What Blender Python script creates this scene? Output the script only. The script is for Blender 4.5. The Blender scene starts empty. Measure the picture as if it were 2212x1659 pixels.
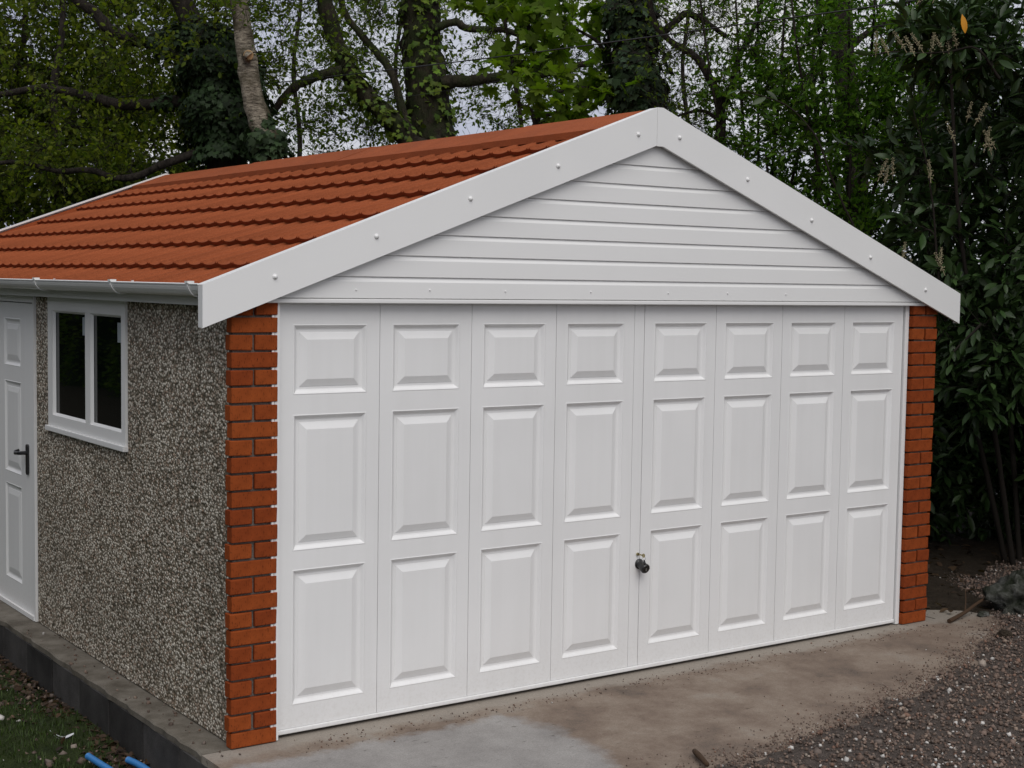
import bpy, bmesh, math, random
import numpy as np
from mathutils import Matrix, Vector

random.seed(7)
rng = np.random.default_rng(11)
SC = bpy.context.scene
COL = SC.collection

# ------------------------------------------------------------------ camera
CAM = np.array([-2.578, -5.711409, 2.037199])
CR = np.array([0.816647, -0.576932, 0.015435])
CU = np.array([0.027943, 0.066238, 0.997412])
CF = np.array([0.576461, 0.814102, -0.070215])
cd = bpy.data.cameras.new('camera')
cam = bpy.data.objects.new('camera', cd)
COL.objects.link(cam)
m = Matrix.Identity(4)
for i in range(3):
    m[i][0], m[i][1], m[i][2], m[i][3] = CR[i], CU[i], -CF[i], CAM[i]
cam.matrix_world = m
cd.sensor_width = 36.0
cd.lens = 3143.307 / 2212 * 36
cd.clip_start = 0.05
cd.clip_end = 2000
SC.camera = cam

# ------------------------------------------------------------------ sky, sun, exposure
SUN_EL, SUN_AZ = math.radians(52), math.radians(198)   # azimuth clockwise from +y: behind the camera, a little to its right
w = bpy.data.worlds.new('World')
SC.world = w
w.use_nodes = True
nt = w.node_tree
nt.nodes.clear()
def N(nt, typ, **kw):
    n = nt.nodes.new(typ)
    for k, v in kw.items():
        setattr(n, k, v)
    return n
out = N(nt, 'ShaderNodeOutputWorld')
sky = N(nt, 'ShaderNodeTexSky', sky_type='NISHITA', sun_disc=False)
sky.sun_elevation = SUN_EL
sky.sun_rotation = SUN_AZ
sky.dust_density = 3.0
bg1 = N(nt, 'ShaderNodeBackground'); bg1.inputs[1].default_value = 0.06
nt.links.new(sky.outputs[0], bg1.inputs[0])
tc = N(nt, 'ShaderNodeTexCoord')
mp = N(nt, 'ShaderNodeMapping'); mp.inputs['Scale'].default_value = (1, 1, 2.6)
nz = N(nt, 'ShaderNodeTexNoise'); nz.inputs['Scale'].default_value = 3.0; nz.inputs['Detail'].default_value = 5
rp = N(nt, 'ShaderNodeValToRGB')
rp.color_ramp.elements[0].position = 0.36; rp.color_ramp.elements[0].color = (0.46, 0.49, 0.62, 1)
rp.color_ramp.elements[1].position = 0.62; rp.color_ramp.elements[1].color = (0.84, 0.835, 0.84, 1)
nt.links.new(tc.outputs['Generated'], mp.inputs[0]); nt.links.new(mp.outputs[0], nz.inputs['Vector'])
nt.links.new(nz.outputs['Fac'], rp.inputs[0])
bg2 = N(nt, 'ShaderNodeBackground'); bg2.inputs[1].default_value = 0.80
nt.links.new(rp.outputs[0], bg2.inputs[0])
mx = N(nt, 'ShaderNodeMixShader'); mx.inputs[0].default_value = 0.86
nt.links.new(bg1.outputs[0], mx.inputs[1]); nt.links.new(bg2.outputs[0], mx.inputs[2])
nt.links.new(mx.outputs[0], out.inputs[0])

sd = bpy.data.lights.new('sun', 'SUN')
sd.energy = 1.3
sd.angle = math.radians(50)
sd.color = (1.0, 0.972, 0.93)
sun = bpy.data.objects.new('sun', sd)
COL.objects.link(sun)
sv = Vector((math.sin(SUN_AZ) * math.cos(SUN_EL), math.cos(SUN_AZ) * math.cos(SUN_EL), math.sin(SUN_EL)))
sun.rotation_euler = sv.to_track_quat('Z', 'Y').to_euler()
sun.location = (-3, -8, 9)
SC.view_settings.view_transform = 'Standard'
SC.view_settings.look = 'None'
SC.view_settings.gamma = 1
SC.view_settings.use_curve_mapping = False
SC.view_settings.exposure = 0.34

# ------------------------------------------------------------------ helpers
def at(u, v, D):
    """point seen at (u, v) of a 2212 x 1659 view of the place, D metres along the view axis"""
    return CAM + D * (CF + CR * ((u - 1106) / 3143.307) - CU * ((v - 829.5) / 3143.307))

def tag(o, label=None, cat=None, group=None, kind=None):
    if label: o['label'] = label
    if cat: o['category'] = cat
    if group: o['group'] = group
    if kind: o['kind'] = kind
    return o

def empty(name, loc, label, cat, group=None):
    o = bpy.data.objects.new(name, None)
    COL.objects.link(o)
    o.location = loc
    o.empty_display_size = 0.2
    return tag(o, label, cat, group)

def attach(o, parent):
    if parent is not None:
        o.parent = parent
        if parent.type == 'EMPTY':
            o.matrix_parent_inverse = Matrix.Translation(-parent.location)
    return o

def link(name, me, mat=None, parent=None, loc=None):
    o = bpy.data.objects.new(name, me)
    COL.objects.link(o)
    if mat is not None and len(me.materials) == 0:
        me.materials.append(mat)
    attach(o, parent)
    if loc is not None:
        o.location = loc
    return o

class MB:
    """collects simple solids into one mesh"""
    def __init__(s): s.v = []; s.f = []
    def add(s, vs, fs):
        b = len(s.v)
        s.v += [tuple(map(float, p)) for p in vs]
        s.f += [tuple(i + b for i in f) for f in fs]
        return s
    def box(s, x0, x1, y0, y1, z0, z1):
        return s.add([(x0,y0,z0),(x1,y0,z0),(x1,y1,z0),(x0,y1,z0),(x0,y0,z1),(x1,y0,z1),(x1,y1,z1),(x0,y1,z1)],
                     [(0,3,2,1),(4,5,6,7),(0,1,5,4),(1,2,6,5),(2,3,7,6),(3,0,4,7)])
    def prism_y(s, pts, y0, y1):
        """polygon of (x, z) points, counter-clockwise seen from -y, from y0 back to y1"""
        n = len(pts)
        vs = [(x, y0, z) for x, z in pts] + [(x, y1, z) for x, z in pts]
        fs = [tuple(range(n)), tuple(range(2*n-1, n-1, -1))]
        fs += [(i, i+n, (i+1) % n + n, (i+1) % n) for i in range(n)]
        return s.add(vs, fs)
    def tube(s, pts, radii, sides=8, caps=True):
        pts = [Vector(p) for p in pts]
        n = len(pts); vs = []; up = None
        for i, p in enumerate(pts):
            d = (pts[min(i+1, n-1)] - pts[max(i-1, 0)]).normalized()
            a = d.orthogonal().normalized() if up is None else (up - d * up.dot(d)).normalized()
            up = a
            b = d.cross(a)
            r = radii[i] if hasattr(radii, '__len__') else radii
            for k in range(sides):
                t = 2 * math.pi * k / sides
                vs.append(p + (a * math.cos(t) + b * math.sin(t)) * r)
        fs = [(i*sides+k, i*sides+(k+1) % sides, (i+1)*sides+(k+1) % sides, (i+1)*sides+k) for i in range(n-1) for k in range(sides)]
        if caps:
            fs += [tuple(range(sides-1, -1, -1)), tuple(range((n-1)*sides, n*sides))]
        return s.add(vs, fs)
    def mesh(s, name, smooth=False):
        me = bpy.data.meshes.new(name)
        me.from_pydata(s.v, [], s.f)
        me.update()
        if smooth:
            me.polygons.foreach_set('use_smooth', [True] * len(me.polygons))
        return me
    def build(s, name, mat, parent=None, smooth=False, loc=None):
        return link(name, s.mesh(name, smooth), mat, parent, loc)

def bevelled(me, width, segs=1):
    bm = bmesh.new(); bm.from_mesh(me)
    bmesh.ops.bevel(bm, geom=bm.edges[:], offset=width, segments=segs, affect='EDGES', profile=0.6)
    bm.to_mesh(me); bm.free()
    return me

# ------------------------------------------------------------------ materials
def mat(name, col, rough=0.5, spec=0.5, metal=0.0):
    M = bpy.data.materials.new(name)
    M.use_nodes = True
    b = M.node_tree.nodes['Principled BSDF']
    b.inputs['Base Color'].default_value = (*col, 1)
    b.inputs['Roughness'].default_value = rough
    b.inputs['Specular IOR Level'].default_value = spec
    b.inputs['Metallic'].default_value = metal
    return M, M.node_tree, b

def noise(nt, scale, detail=4, coord='Object', stretch=None, rough=0.55):
    t = N(nt, 'ShaderNodeTexCoord')
    n = N(nt, 'ShaderNodeTexNoise')
    n.inputs['Scale'].default_value = scale; n.inputs['Detail'].default_value = detail; n.inputs['Roughness'].default_value = rough
    src = t.outputs[coord]
    if stretch:
        mp = N(nt, 'ShaderNodeMapping'); mp.inputs['Scale'].default_value = stretch
        nt.links.new(src, mp.inputs[0]); src = mp.outputs[0]
    nt.links.new(src, n.inputs['Vector'])
    return n

def ramp(nt, fac, stops, interp='LINEAR'):
    r = N(nt, 'ShaderNodeValToRGB')
    r.color_ramp.interpolation = interp
    e = r.color_ramp.elements
    while len(e) < len(stops): e.new(0.5)
    for k, (p, c) in enumerate(stops):
        e[k].position = p; e[k].color = (*c, 1) if len(c) == 3 else c
    nt.links.new(fac, r.inputs[0])
    return r

def mix(nt, fac, a, b, mode='MIX'):
    n = N(nt, 'ShaderNodeMix', data_type='RGBA', blend_type=mode)
    for sock, val in ((n.inputs[0], fac), (n.inputs[6], a), (n.inputs[7], b)):
        if hasattr(val, 'links'): nt.links.new(val, sock)
        elif isinstance(val, (int, float)): sock.default_value = val
        else: sock.default_value = (*val, 1)
    return n.outputs[2]

def bump(nt, b, h, strength=0.3, dist=0.01):
    n = N(nt, 'ShaderNodeBump'); n.inputs['Strength'].default_value = strength; n.inputs['Distance'].default_value = dist
    nt.links.new(h, n.inputs['Height']); nt.links.new(n.outputs[0], b.inputs['Normal'])

def white(name, col, rough, dirt=0.05, scale=2.0):
    M, t, b = mat(name, col, rough)
    n = noise(t, scale, 6)
    r = ramp(t, n.outputs['Fac'], [(0.3, tuple(c * (1 - dirt) for c in col)), (0.62, col)])
    t.links.new(r.outputs[0], b.inputs['Base Color'])
    n2 = noise(t, 260, 2)
    bump(t, b, n2.outputs['Fac'], 0.03, 0.002)
    return M
M_door = white('white_painted_steel', (0.80, 0.798, 0.792), 0.40, 0.05, 1.6)
_t = M_door.node_tree; _b = _t.nodes['Principled BSDF']; _src = _b.inputs['Base Color'].links[0].from_socket
_tc = N(_t, 'ShaderNodeTexCoord'); _sx = N(_t, 'ShaderNodeSeparateXYZ'); _t.links.new(_tc.outputs['Object'], _sx.inputs[0])
_g = N(_t, 'ShaderNodeMapRange'); _g.inputs[1].default_value = 0.02; _g.inputs[2].default_value = 0.30; _g.inputs[3].default_value = 1.0; _g.inputs[4].default_value = 0.0
_t.links.new(_sx.outputs['Z'], _g.inputs[0])
_n = noise(_t, 55, 7, rough=0.75); _r = ramp(_t, _n.outputs['Fac'], [(0.48, (0, 0, 0)), (0.70, (1, 1, 1))])
_m = N(_t, 'ShaderNodeMath', operation='MULTIPLY'); _t.links.new(_g.outputs[0], _m.inputs[0]); _t.links.new(_r.outputs[0], _m.inputs[1])
_m2 = N(_t, 'ShaderNodeMath', operation='MULTIPLY'); _m2.inputs[1].default_value = 0.22; _t.links.new(_m.outputs[0], _m2.inputs[0])
_n3 = noise(_t, 14, 5, stretch=(1.0, 1.0, 0.06)); _r3 = ramp(_t, _n3.outputs['Fac'], [(0.35, (0.98, 0.98, 0.978)), (0.55, (1, 1, 1))])
_c = mix(_t, 1.0, _src, _r3.outputs[0], 'MULTIPLY')
_t.links.new(mix(_t, _m2.outputs[0], _c, (0.40, 0.35, 0.29)), _b.inputs['Base Color'])
M_upvc = white('white_upvc', (0.80, 0.798, 0.788), 0.33, 0.04, 1.2)
M_gut = white('white_gutter_plastic', (0.78, 0.785, 0.77), 0.28, 0.05, 2.0)
M_dark, _, _ = mat('black_plastic', (0.012, 0.012, 0.013), 0.32)
M_gap, _, _ = mat('dark_gap_shade', (0.02, 0.02, 0.02), 0.8)  # near-black colour painting in the shade of the gaps round the door frame
M_steel, _, _ = mat('dull_zinc', (0.45, 0.45, 0.42), 0.35, 0.5, 1.0)
M_brass, _, _ = mat('brass_key', (0.42, 0.36, 0.2), 0.3, 0.5, 1.0)

# roof: stone-grain coated tile
M_tile, t, b = mat('terracotta_grit', (0.30, 0.072, 0.03), 0.92, 0.10)
n = noise(t, 420, 3); n2 = noise(t, 3.5, 5)
c = ramp(t, n.outputs['Fac'], [(0.28, (0.16, 0.040, 0.014)), (0.52, (0.292, 0.075, 0.028)), (0.80, (0.47, 0.165, 0.070))])
oi = N(t, 'ShaderNodeObjectInfo')
hv = N(t, 'ShaderNodeHueSaturation')
mr = N(t, 'ShaderNodeMapRange'); mr.inputs[3].default_value = 0.90; mr.inputs[4].default_value = 1.08
t.links.new(oi.outputs['Random'], mr.inputs[0]); t.links.new(mr.outputs[0], hv.inputs['Value'])
t.links.new(c.outputs[0], hv.inputs['Color'])
c2 = ramp(t, n2.outputs['Fac'], [(0.35, (0.88, 0.88, 0.9)), (0.65, (1.08, 1.05, 1.0))])
t.links.new(mix(t, 1.0, hv.outputs[0], c2.outputs[0], 'MULTIPLY'), b.inputs['Base Color'])
bump(t, b, n.outputs['Fac'], 0.5, 0.003)

# brick: smooth orange-red with dragged dark specks
M_brick, t, b = mat('orange_red_brick', (0.36, 0.085, 0.02), 0.88, 0.12)
oi = N(t, 'ShaderNodeObjectInfo')
c = ramp(t, oi.outputs['Random'], [(0.0, (0.215, 0.043, 0.011)), (0.5, (0.245, 0.052, 0.0125)), (1.0, (0.280, 0.064, 0.015))])
n = noise(t, 130, 3, stretch=(1.6, 1.6, 0.35)); n2 = noise(t, 18, 4); n3 = noise(t, 700, 2)
sp = ramp(t, n.outputs['Fac'], [(0.30, (0.18, 0.14, 0.14)), (0.41, (1, 1, 1))])
vr = ramp(t, n2.outputs['Fac'], [(0.3, (0.82, 0.78, 0.75)), (0.7, (1.12, 1.12, 1.1))])
x = mix(t, 1.0, c.outputs[0], sp.outputs[0], 'MULTIPLY')
t.links.new(mix(t, 1.0, x, vr.outputs[0], 'MULTIPLY'), b.inputs['Base Color'])
bump(t, b, n3.outputs['Fac'], 0.25, 0.002)

M_mortar, t, b = mat('grey_mortar', (0.16, 0.145, 0.13), 0.95, 0.1)
n = noise(t, 160, 4); c = ramp(t, n.outputs['Fac'], [(0.3, (0.10, 0.09, 0.08)), (0.7, (0.21, 0.19, 0.17))])
t.links.new(c.outputs[0], b.inputs['Base Color']); bump(t, b, n.outputs['Fac'], 0.6, 0.004)

# exposed aggregate wall
M_agg, t, b = mat('exposed_aggregate', (0.2, 0.18, 0.15), 0.7, 0.35)
tc = N(t, 'ShaderNodeTexCoord')
nw = N(t, 'ShaderNodeTexNoise'); nw.inputs['Scale'].default_value = 60; nw.inputs['Detail'].default_value = 2
t.links.new(tc.outputs['Object'], nw.inputs['Vector'])
dv = N(t, 'ShaderNodeVectorMath', operation='SCALE'); dv.inputs['Scale'].default_value = 0.010
t.links.new(nw.outputs['Color'], dv.inputs[0])
ad = N(t, 'ShaderNodeVectorMath', operation='ADD')
t.links.new(tc.outputs['Object'], ad.inputs[0]); t.links.new(dv.outputs[0], ad.inputs[1])
vo = N(t, 'ShaderNodeTexVoronoi'); vo.inputs['Scale'].default_value = 78
mpv = N(t, 'ShaderNodeMapping'); mpv.inputs['Scale'].default_value = (1, 0.78, 1.08)
t.links.new(ad.outputs[0], mpv.inputs[0]); t.links.new(mpv.outputs[0], vo.inputs['Vector'])
sep = N(t, 'ShaderNodeSeparateColor'); t.links.new(vo.outputs['Color'], sep.inputs[0])
cc = ramp(t, sep.outputs[0], [(0.0, (0.17, 0.150, 0.122)), (0.20, (0.39, 0.345, 0.28)), (0.38, (0.54, 0.49, 0.41)), (0.55, (0.44, 0.325, 0.25)),
                              (0.68, (0.50, 0.46, 0.40)), (0.82, (0.64, 0.59, 0.51)), (0.96, (0.80, 0.76, 0.68))])
ed = ramp(t, vo.outputs['Distance'], [(0.30, (1.08, 1.07, 1.06)), (0.66, (0.26, 0.24, 0.20))])
x = mix(t, 1.0, cc.outputs[0], ed.outputs[0], 'MULTIPLY')
n2 = noise(t, 2.2, 4); lw = ramp(t, n2.outputs['Fac'], [(0.35, (0.86, 0.85, 0.83)), (0.65, (1.08, 1.07, 1.05))])
t.links.new(mix(t, 1.0, x, lw.outputs[0], 'MULTIPLY'), b.inputs['Base Color'])
iv = N(t, 'ShaderNodeMath', operation='SUBTRACT'); iv.inputs[0].default_value = 1.0
t.links.new(vo.outputs['Distance'], iv.inputs[1])
bump(t, b, iv.outputs[0], 0.8, 0.008)

# concrete
def concrete(name, dark, light, sc=9, fine=220):
    M, t, b = mat(name, light, 0.9, 0.2)
    n = noise(t, sc, 8, rough=0.65); n2 = noise(t, fine, 4)
    c = ramp(t, n.outputs['Fac'], [(0.30, dark), (0.66, light)])
    f = ramp(t, n2.outputs['Fac'], [(0.3, (0.72, 0.72, 0.72)), (0.7, (1.15, 1.15, 1.15))])
    t.links.new(mix(t, 1.0, c.outputs[0], f.outputs[0], 'MULTIPLY'), b.inputs['Base Color'])
    bump(t, b, n2.outputs['Fac'], 0.35, 0.004)
    return M
M_ledge = concrete('weathered_concrete', (0.085, 0.072, 0.055), (0.20, 0.18, 0.15), 7)
M_block0 = concrete('dense_concrete_block', (0.030, 0.028, 0.027), (0.070, 0.066, 0.063), 5)
M_block = M_block0.copy(); M_block.name = 'plinth_block'
_t = M_block.node_tree; _b = _t.nodes['Principled BSDF']; _src = _b.inputs['Base Color'].links[0].from_socket
_oi = N(_t, 'ShaderNodeObjectInfo'); _rv = ramp(_t, _oi.outputs['Random'], [(0.0, (0.62, 0.62, 0.62)), (1.0, (1.5, 1.5, 1.5))])
_t.links.new(mix(_t, 1.0, _src, _rv.outputs[0], 'MULTIPLY'), _b.inputs['Base Color'])

# drive slab: pale newer concrete at the front left, dirty damp concrete elsewhere
M_slab, t, b = mat('drive_concrete', (0.3, 0.29, 0.28), 0.85, 0.25)
tc = N(t, 'ShaderNodeTexCoord'); sx = N(t, 'ShaderNodeSeparateXYZ'); t.links.new(tc.outputs['Object'], sx.inputs[0])
def mth(op, a, bb):
    n = N(t, 'ShaderNodeMath', operation=op)
    for i, q in enumerate((a, bb)):
        if hasattr(q, 'links'): t.links.new(q, n.inputs[i])
        else: n.inputs[i].default_value = q
    return n.outputs[0]
nE = noise(t, 6, 6); nF = noise(t, 26, 6)
wob = mth('ADD', mth('MULTIPLY', mth('SUBTRACT', nE.outputs['Fac'], 0.5), 0.22), mth('MULTIPLY', mth('SUBTRACT', nF.outputs['Fac'], 0.5), 0.10))
yy = mth('ADD', sx.outputs['Y'], 0.62)
bnd = mth('SUBTRACT', 1.385, mth('MULTIPLY', mth('MULTIPLY', yy, yy), 0.62))      # pale concrete ends near x = 1.3
px = mth('SUBTRACT', mth('ADD', sx.outputs['X'], wob), bnd)
fx = ramp(t, mth('ADD', mth('MULTIPLY', px, 5.0), 0.5), [(0.25, (1, 1, 1)), (0.75, (0, 0, 0))])
fy = ramp(t, mth('ADD', mth('MULTIPLY', mth('ADD', sx.outputs['Y'], mth('ADD', wob, 0.22)), 6.0), 0.5), [(0.3, (1, 1, 1)), (0.7, (0, 0, 0))])
newc = mth('MULTIPLY', fx.outputs[0], fy.outputs[0])
nA = noise(t, 2.3, 9, rough=0.70); nB = noise(t, 190, 4); nC = noise(t, 30, 6, stretch=(0.5, 1.0, 1.0))
pale = ramp(t, nA.outputs['Fac'], [(0.32, (0.22, 0.213, 0.205)), (0.62, (0.32, 0.312, 0.302))])
damp = ramp(t, nA.outputs['Fac'], [(0.30, (0.105, 0.083, 0.068)), (0.46, (0.182, 0.137, 0.106)), (0.58, (0.238, 0.190, 0.150)), (0.72, (0.285, 0.258, 0.222))])
strip = ramp(t, mth('ADD', mth('MULTIPLY', mth('ADD', sx.outputs['Y'], mth('ADD', wob, 0.10)), 5.5), 0.5), [(0.3, (0, 0, 0)), (0.75, (1, 1, 1))])
dampc = mix(t, mth('MULTIPLY', strip.outputs[0], 0.75), damp.outputs[0], (0.31, 0.28, 0.24))
base = mix(t, mth('MULTIPLY', newc, 0.85), dampc, pale.outputs[0])
speck = ramp(t, nC.outputs['Fac'], [(0.27, (0.45, 0.43, 0.40)), (0.36, (1, 1, 1))])
fine = ramp(t, nB.outputs['Fac'], [(0.3, (0.78, 0.78, 0.78)), (0.7, (1.14, 1.14, 1.14))])
x = mix(t, 1.0, base, speck.outputs[0], 'MULTIPLY')
t.links.new(mix(t, 1.0, x, fine.outputs[0], 'MULTIPLY'), b.inputs['Base Color'])
bump(t, b, nB.outputs['Fac'], 0.3, 0.003)

def soil(name, a, bb, sc=14):
    M, t, b = mat(name, a, 0.95, 0.15)
    n = noise(t, sc, 9, rough=0.7); n2 = noise(t, 120, 5)
    c = ramp(t, n.outputs['Fac'], [(0.3, a), (0.7, bb)])
    f = ramp(t, n2.outputs['Fac'], [(0.3, (0.55, 0.55, 0.55)), (0.7, (1.3, 1.3, 1.3))])
    t.links.new(mix(t, 1.0, c.outputs[0], f.outputs[0], 'MULTIPLY'), b.inputs['Base Color'])
    bump(t, b, n2.outputs['Fac'], 1.0, 0.02)
    return M
M_soil = soil('dark_soil', (0.025, 0.019, 0.013), (0.06, 0.046, 0.032))
M_bed = soil('gravelly_soil', (0.060, 0.049, 0.042), (0.14, 0.115, 0.10), 30)
M_lawn = soil('mossy_turf', (0.018, 0.028, 0.008), (0.045, 0.062, 0.018), 8)

def attr_mat(name, rough=0.6, spec=0.4, transl=0.0, tint=(1, 1, 1)):
    """base colour from the mesh attribute 'col' (each leaf or stone its own colour)"""
    M, t, b = mat(name, (0.1, 0.1, 0.1), rough, spec)
    a = N(t, 'ShaderNodeAttribute', attribute_name='col')
    t.links.new(a.outputs['Color'], b.inputs['Base Color'])
    if transl > 0:
        tr = N(t, 'ShaderNodeBsdfTranslucent')
        hs = mix(t, 1.0, a.outputs['Color'], (1.5, 1.7, 0.6), 'MULTIPLY')
        t.links.new(hs, tr.inputs[0])
        ms = N(t, 'ShaderNodeMixShader'); ms.inputs[0].default_value = transl
        t.links.new(b.outputs[0], ms.inputs[1]); t.links.new(tr.outputs[0], ms.inputs[2])
        t.links.new(ms.outputs[0], t.nodes['Material Output'].inputs[0])
    return M
M_stone = attr_mat('stone_chips', 0.8, 0.3)
M_leaf = attr_mat('leaf', 0.6, 0.14, 0.48)
M_gloss = attr_mat('glossy_leaf', 0.40, 0.30, 0.10)
M_ivy = attr_mat('ivy_leaf', 0.55, 0.16, 0.10)
M_grass = attr_mat('grass_blade', 0.6, 0.3, 0.25)

def bark(name, a, bb, sc=18, stretch=(1, 1, 0.25), moss=None):
    M, t, b = mat(name, a, 0.92, 0.2)
    n = noise(t, sc, 8, stretch=stretch, rough=0.7)
    c = ramp(t, n.outputs['Fac'], [(0.34, a), (0.66, bb)])
    colr = c.outputs[0]
    if moss:
        n2 = noise(t, 5, 5); f = ramp(t, n2.outputs['Fac'], [(0.42, (0, 0, 0)), (0.62, (1, 1, 1))])
        colr = mix(t, f.outputs[0], colr, moss)
    t.links.new(colr, b.inputs['Base Color'])
    bump(t, b, n.outputs['Fac'], 1.0, 0.06)
    return M
M_bark = bark('dark_bark', (0.012, 0.010, 0.008), (0.050, 0.041, 0.033), 22)
M_mossbark = bark('mossy_bark', (0.014, 0.011, 0.008), (0.062, 0.050, 0.036), 22, moss=(0.030, 0.040, 0.014))
M_birch = bark('birch_bark', (0.05, 0.04, 0.03), (0.50, 0.44, 0.34), 13, (1.0, 1.0, 3.4), moss=(0.085, 0.072, 0.042))
M_twig, _, _ = mat('dark_twig', (0.017, 0.0135, 0.0105), 0.9, 0.2)
M_gtwig, _, _ = mat('green_stem', (0.10, 0.13, 0.045), 0.7, 0.3)
M_cut, _, _ = mat('sawn_wood', (0.50, 0.33, 0.17), 0.8, 0.2)
# ================================================================== GROUND
T = 4.615            # garage width over the brick piers
L = 6.42             # garage depth
XC = T / 2
XW = 0.03            # plane of the side wall
def zf(x):           # top edge of the bargeboards
    return 2.0055 + 0.3757 * ((x if x <= XC else T - x) + 0.144)

def sheet(name, x0, x1, y0, y1, nx, ny, zfun, M):
    xs = np.linspace(x0, x1, nx + 1); ys = np.linspace(y0, y1, ny + 1)
    v = [(x, y, zfun(x, y)) for y in ys for x in xs]
    f = [(j*(nx+1)+i, j*(nx+1)+i+1, (j+1)*(nx+1)+i+1, (j+1)*(nx+1)+i) for j in range(ny) for i in range(nx)]
    o = MB().add(v, f).build(name, M, smooth=True)
    tag(o, kind='structure')
    return o
sheet('ground', -150, 150, -60, 240, 6, 6, lambda x, y: -0.42, M_soil)
LZ = -0.235
sheet('lawn', -9, -0.118, -3, 9, 60, 60, lambda x, y: LZ + 0.012 * math.sin(3.1 * x + 1.7 * y) + 0.010 * math.sin(5.3 * y - 2.2 * x) , M_lawn)
vb = []; xs_ = np.concatenate([np.arange(0, 4.2, 0.06), np.array([6, 12, 34.])]); ys_ = np.concatenate([np.arange(-0.9, 7, 0.08), np.array([9., 14, 26, 40])])
for y_ in ys_:
    e0 = 4.80 + 0.05 * math.sin(7 * y_) + 0.03 * math.sin(19 * y_) + (0.55 - 1.1 * (y_ + 0.25) if y_ < 0.25 else 0)
    for x_ in xs_:
        vb.append((e0 + x_, y_, (-0.012 if x_ == 0 else 0.006 + 0.012 * math.sin(3 * x_ + y_) * math.sin(2.3 * y_) + rng.normal(0, 0.004))))
nx_ = len(xs_)
tag(MB().add(vb, [(j*nx_+i, j*nx_+i+1, (j+1)*nx_+i+1, (j+1)*nx_+i) for j in range(len(ys_)-1) for i in range(nx_-1)]).build('soil_bank', M_soil, smooth=True), kind='structure')
tag(MB().box(-20, 40, 6.9, 40, -0.5, -0.06).build('woodland_floor', M_soil), kind='structure')

# concrete base under the garage, its ledge and the drive slab in front
fd = tag(MB().box(-0.108, T + 0.12, -0.19, 6.72, -0.42, -0.03).build('foundation', M_ledge), kind='structure')
def wob_top(x0, x1, y0, y1, n, z0, z1, amp):
    mb = MB(); ys = np.linspace(y0, y1, n)
    ex = [x0 + rng.normal(0, amp) for _ in ys]
    v = []; f = []
    for y, e in zip(ys, ex):
        v += [(e, y, z0), (e - 0.001, y, z1 - 0.008), (e + 0.008, y, z1), (x1, y, z1)]
    for i in range(n - 1):
        for k in range(3):
            f.append((i*4+k, i*4+k+1, (i+1)*4+k+1, (i+1)*4+k)[::-1])
    f.append((0, 1, 2, 3)); f.append((4*n-4, 4*n-1, 4*n-2, 4*n-3))
    return mb.add(v, f)
lm = wob_top(-0.120, 0.06, 0.012, 6.7, 90, -0.035, 0.0, 0.004).build('ledge', M_ledge, fd)
y = -0.185 - 0.44 * 3
k = 0
while y < 6.6:
    me = MB().box(-0.120 + random.uniform(-0.003, 0.003), -0.106, y + 0.006, y + 0.434, -0.40, -0.036).mesh('block')
    bevelled(me, 0.004)
    link('block', me, M_block, fd)
    y += 0.44
tag(MB().box(-0.119, 5.35, -3.2, -0.187, -0.40, -0.002).build('drive_slab', M_slab), kind='structure')
tag(MB().box(-0.1205, 5.05, -0.184, 0.0105, -0.2, -0.0025).box(0.062, 4.70, 0.0108, 0.30, -0.2, -0.0028).build('threshold', M_slab), kind='structure')
tag(MB().box(4.735, 5.35, -0.188, 0.34, -0.2, -0.008).build('slab_edge', M_slab), kind='structure')

# gravel: a bed whose ragged edge crosses the slab
edge_pts = [(-0.3, -2.1), (1.0, -1.62), (1.65, -1.33), (2.3, -1.24), (2.87, -1.12), (3.4, -0.98), (3.9, -0.82), (4.5, -0.55), (5.0, -0.30), (5.3, 0.05), (5.5, 0.5), (6.5, 0.9), (9, 1.1)]
def edge_y(x):
    return float(np.interp(x, [p[0] for p in edge_pts], [p[1] for p in edge_pts]))
v = []; f = []; xs = np.arange(-0.3, 9.0, 0.05)
for x in xs:
    e = edge_y(x) + 0.035 * math.sin(9 * x) + 0.02 * math.sin(23 * x + 1) + rng.normal(0, 0.012)
    v += [(x, e, 0.001), (x, e - 0.10, 0.008), (x, -4.0, 0.012)]
for i in range(len(xs) - 1):
    for k in range(2):
        f.append((i*3+k, i*3+k+1, (i+1)*3+k+1, (i+1)*3+k))
tag(MB().add(v, f).build('gravel_bed', M_bed), kind='structure')

def np_mesh(name, V, F, col=None, smooth=False):
    """V (n,3), F (m,k) all polygons of k corners, col (m,3) per face"""
    me = bpy.data.meshes.new(name)
    n, mf, k = len(V), len(F), F.shape[1]
    me.vertices.add(n); me.vertices.foreach_set('co', np.ascontiguousarray(V, dtype=np.float32).ravel())
    me.loops.add(mf * k); me.loops.foreach_set('vertex_index', np.ascontiguousarray(F, dtype=np.int32).ravel())
    me.polygons.add(mf); me.polygons.foreach_set('loop_start', np.arange(0, mf * k, k, dtype=np.int32))
    me.polygons.foreach_set('loop_total', np.full(mf, k, dtype=np.int32))
    if smooth: me.polygons.foreach_set('use_smooth', np.ones(mf, dtype=bool))
    me.update(calc_edges=True)
    if col is not None:
        a = me.attributes.new('col', 'FLOAT_COLOR', 'FACE')
        c = np.ones((mf, 4), dtype=np.float32); c[:, :3] = col
        a.data.foreach_set('color', c.ravel())
    return me

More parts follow.
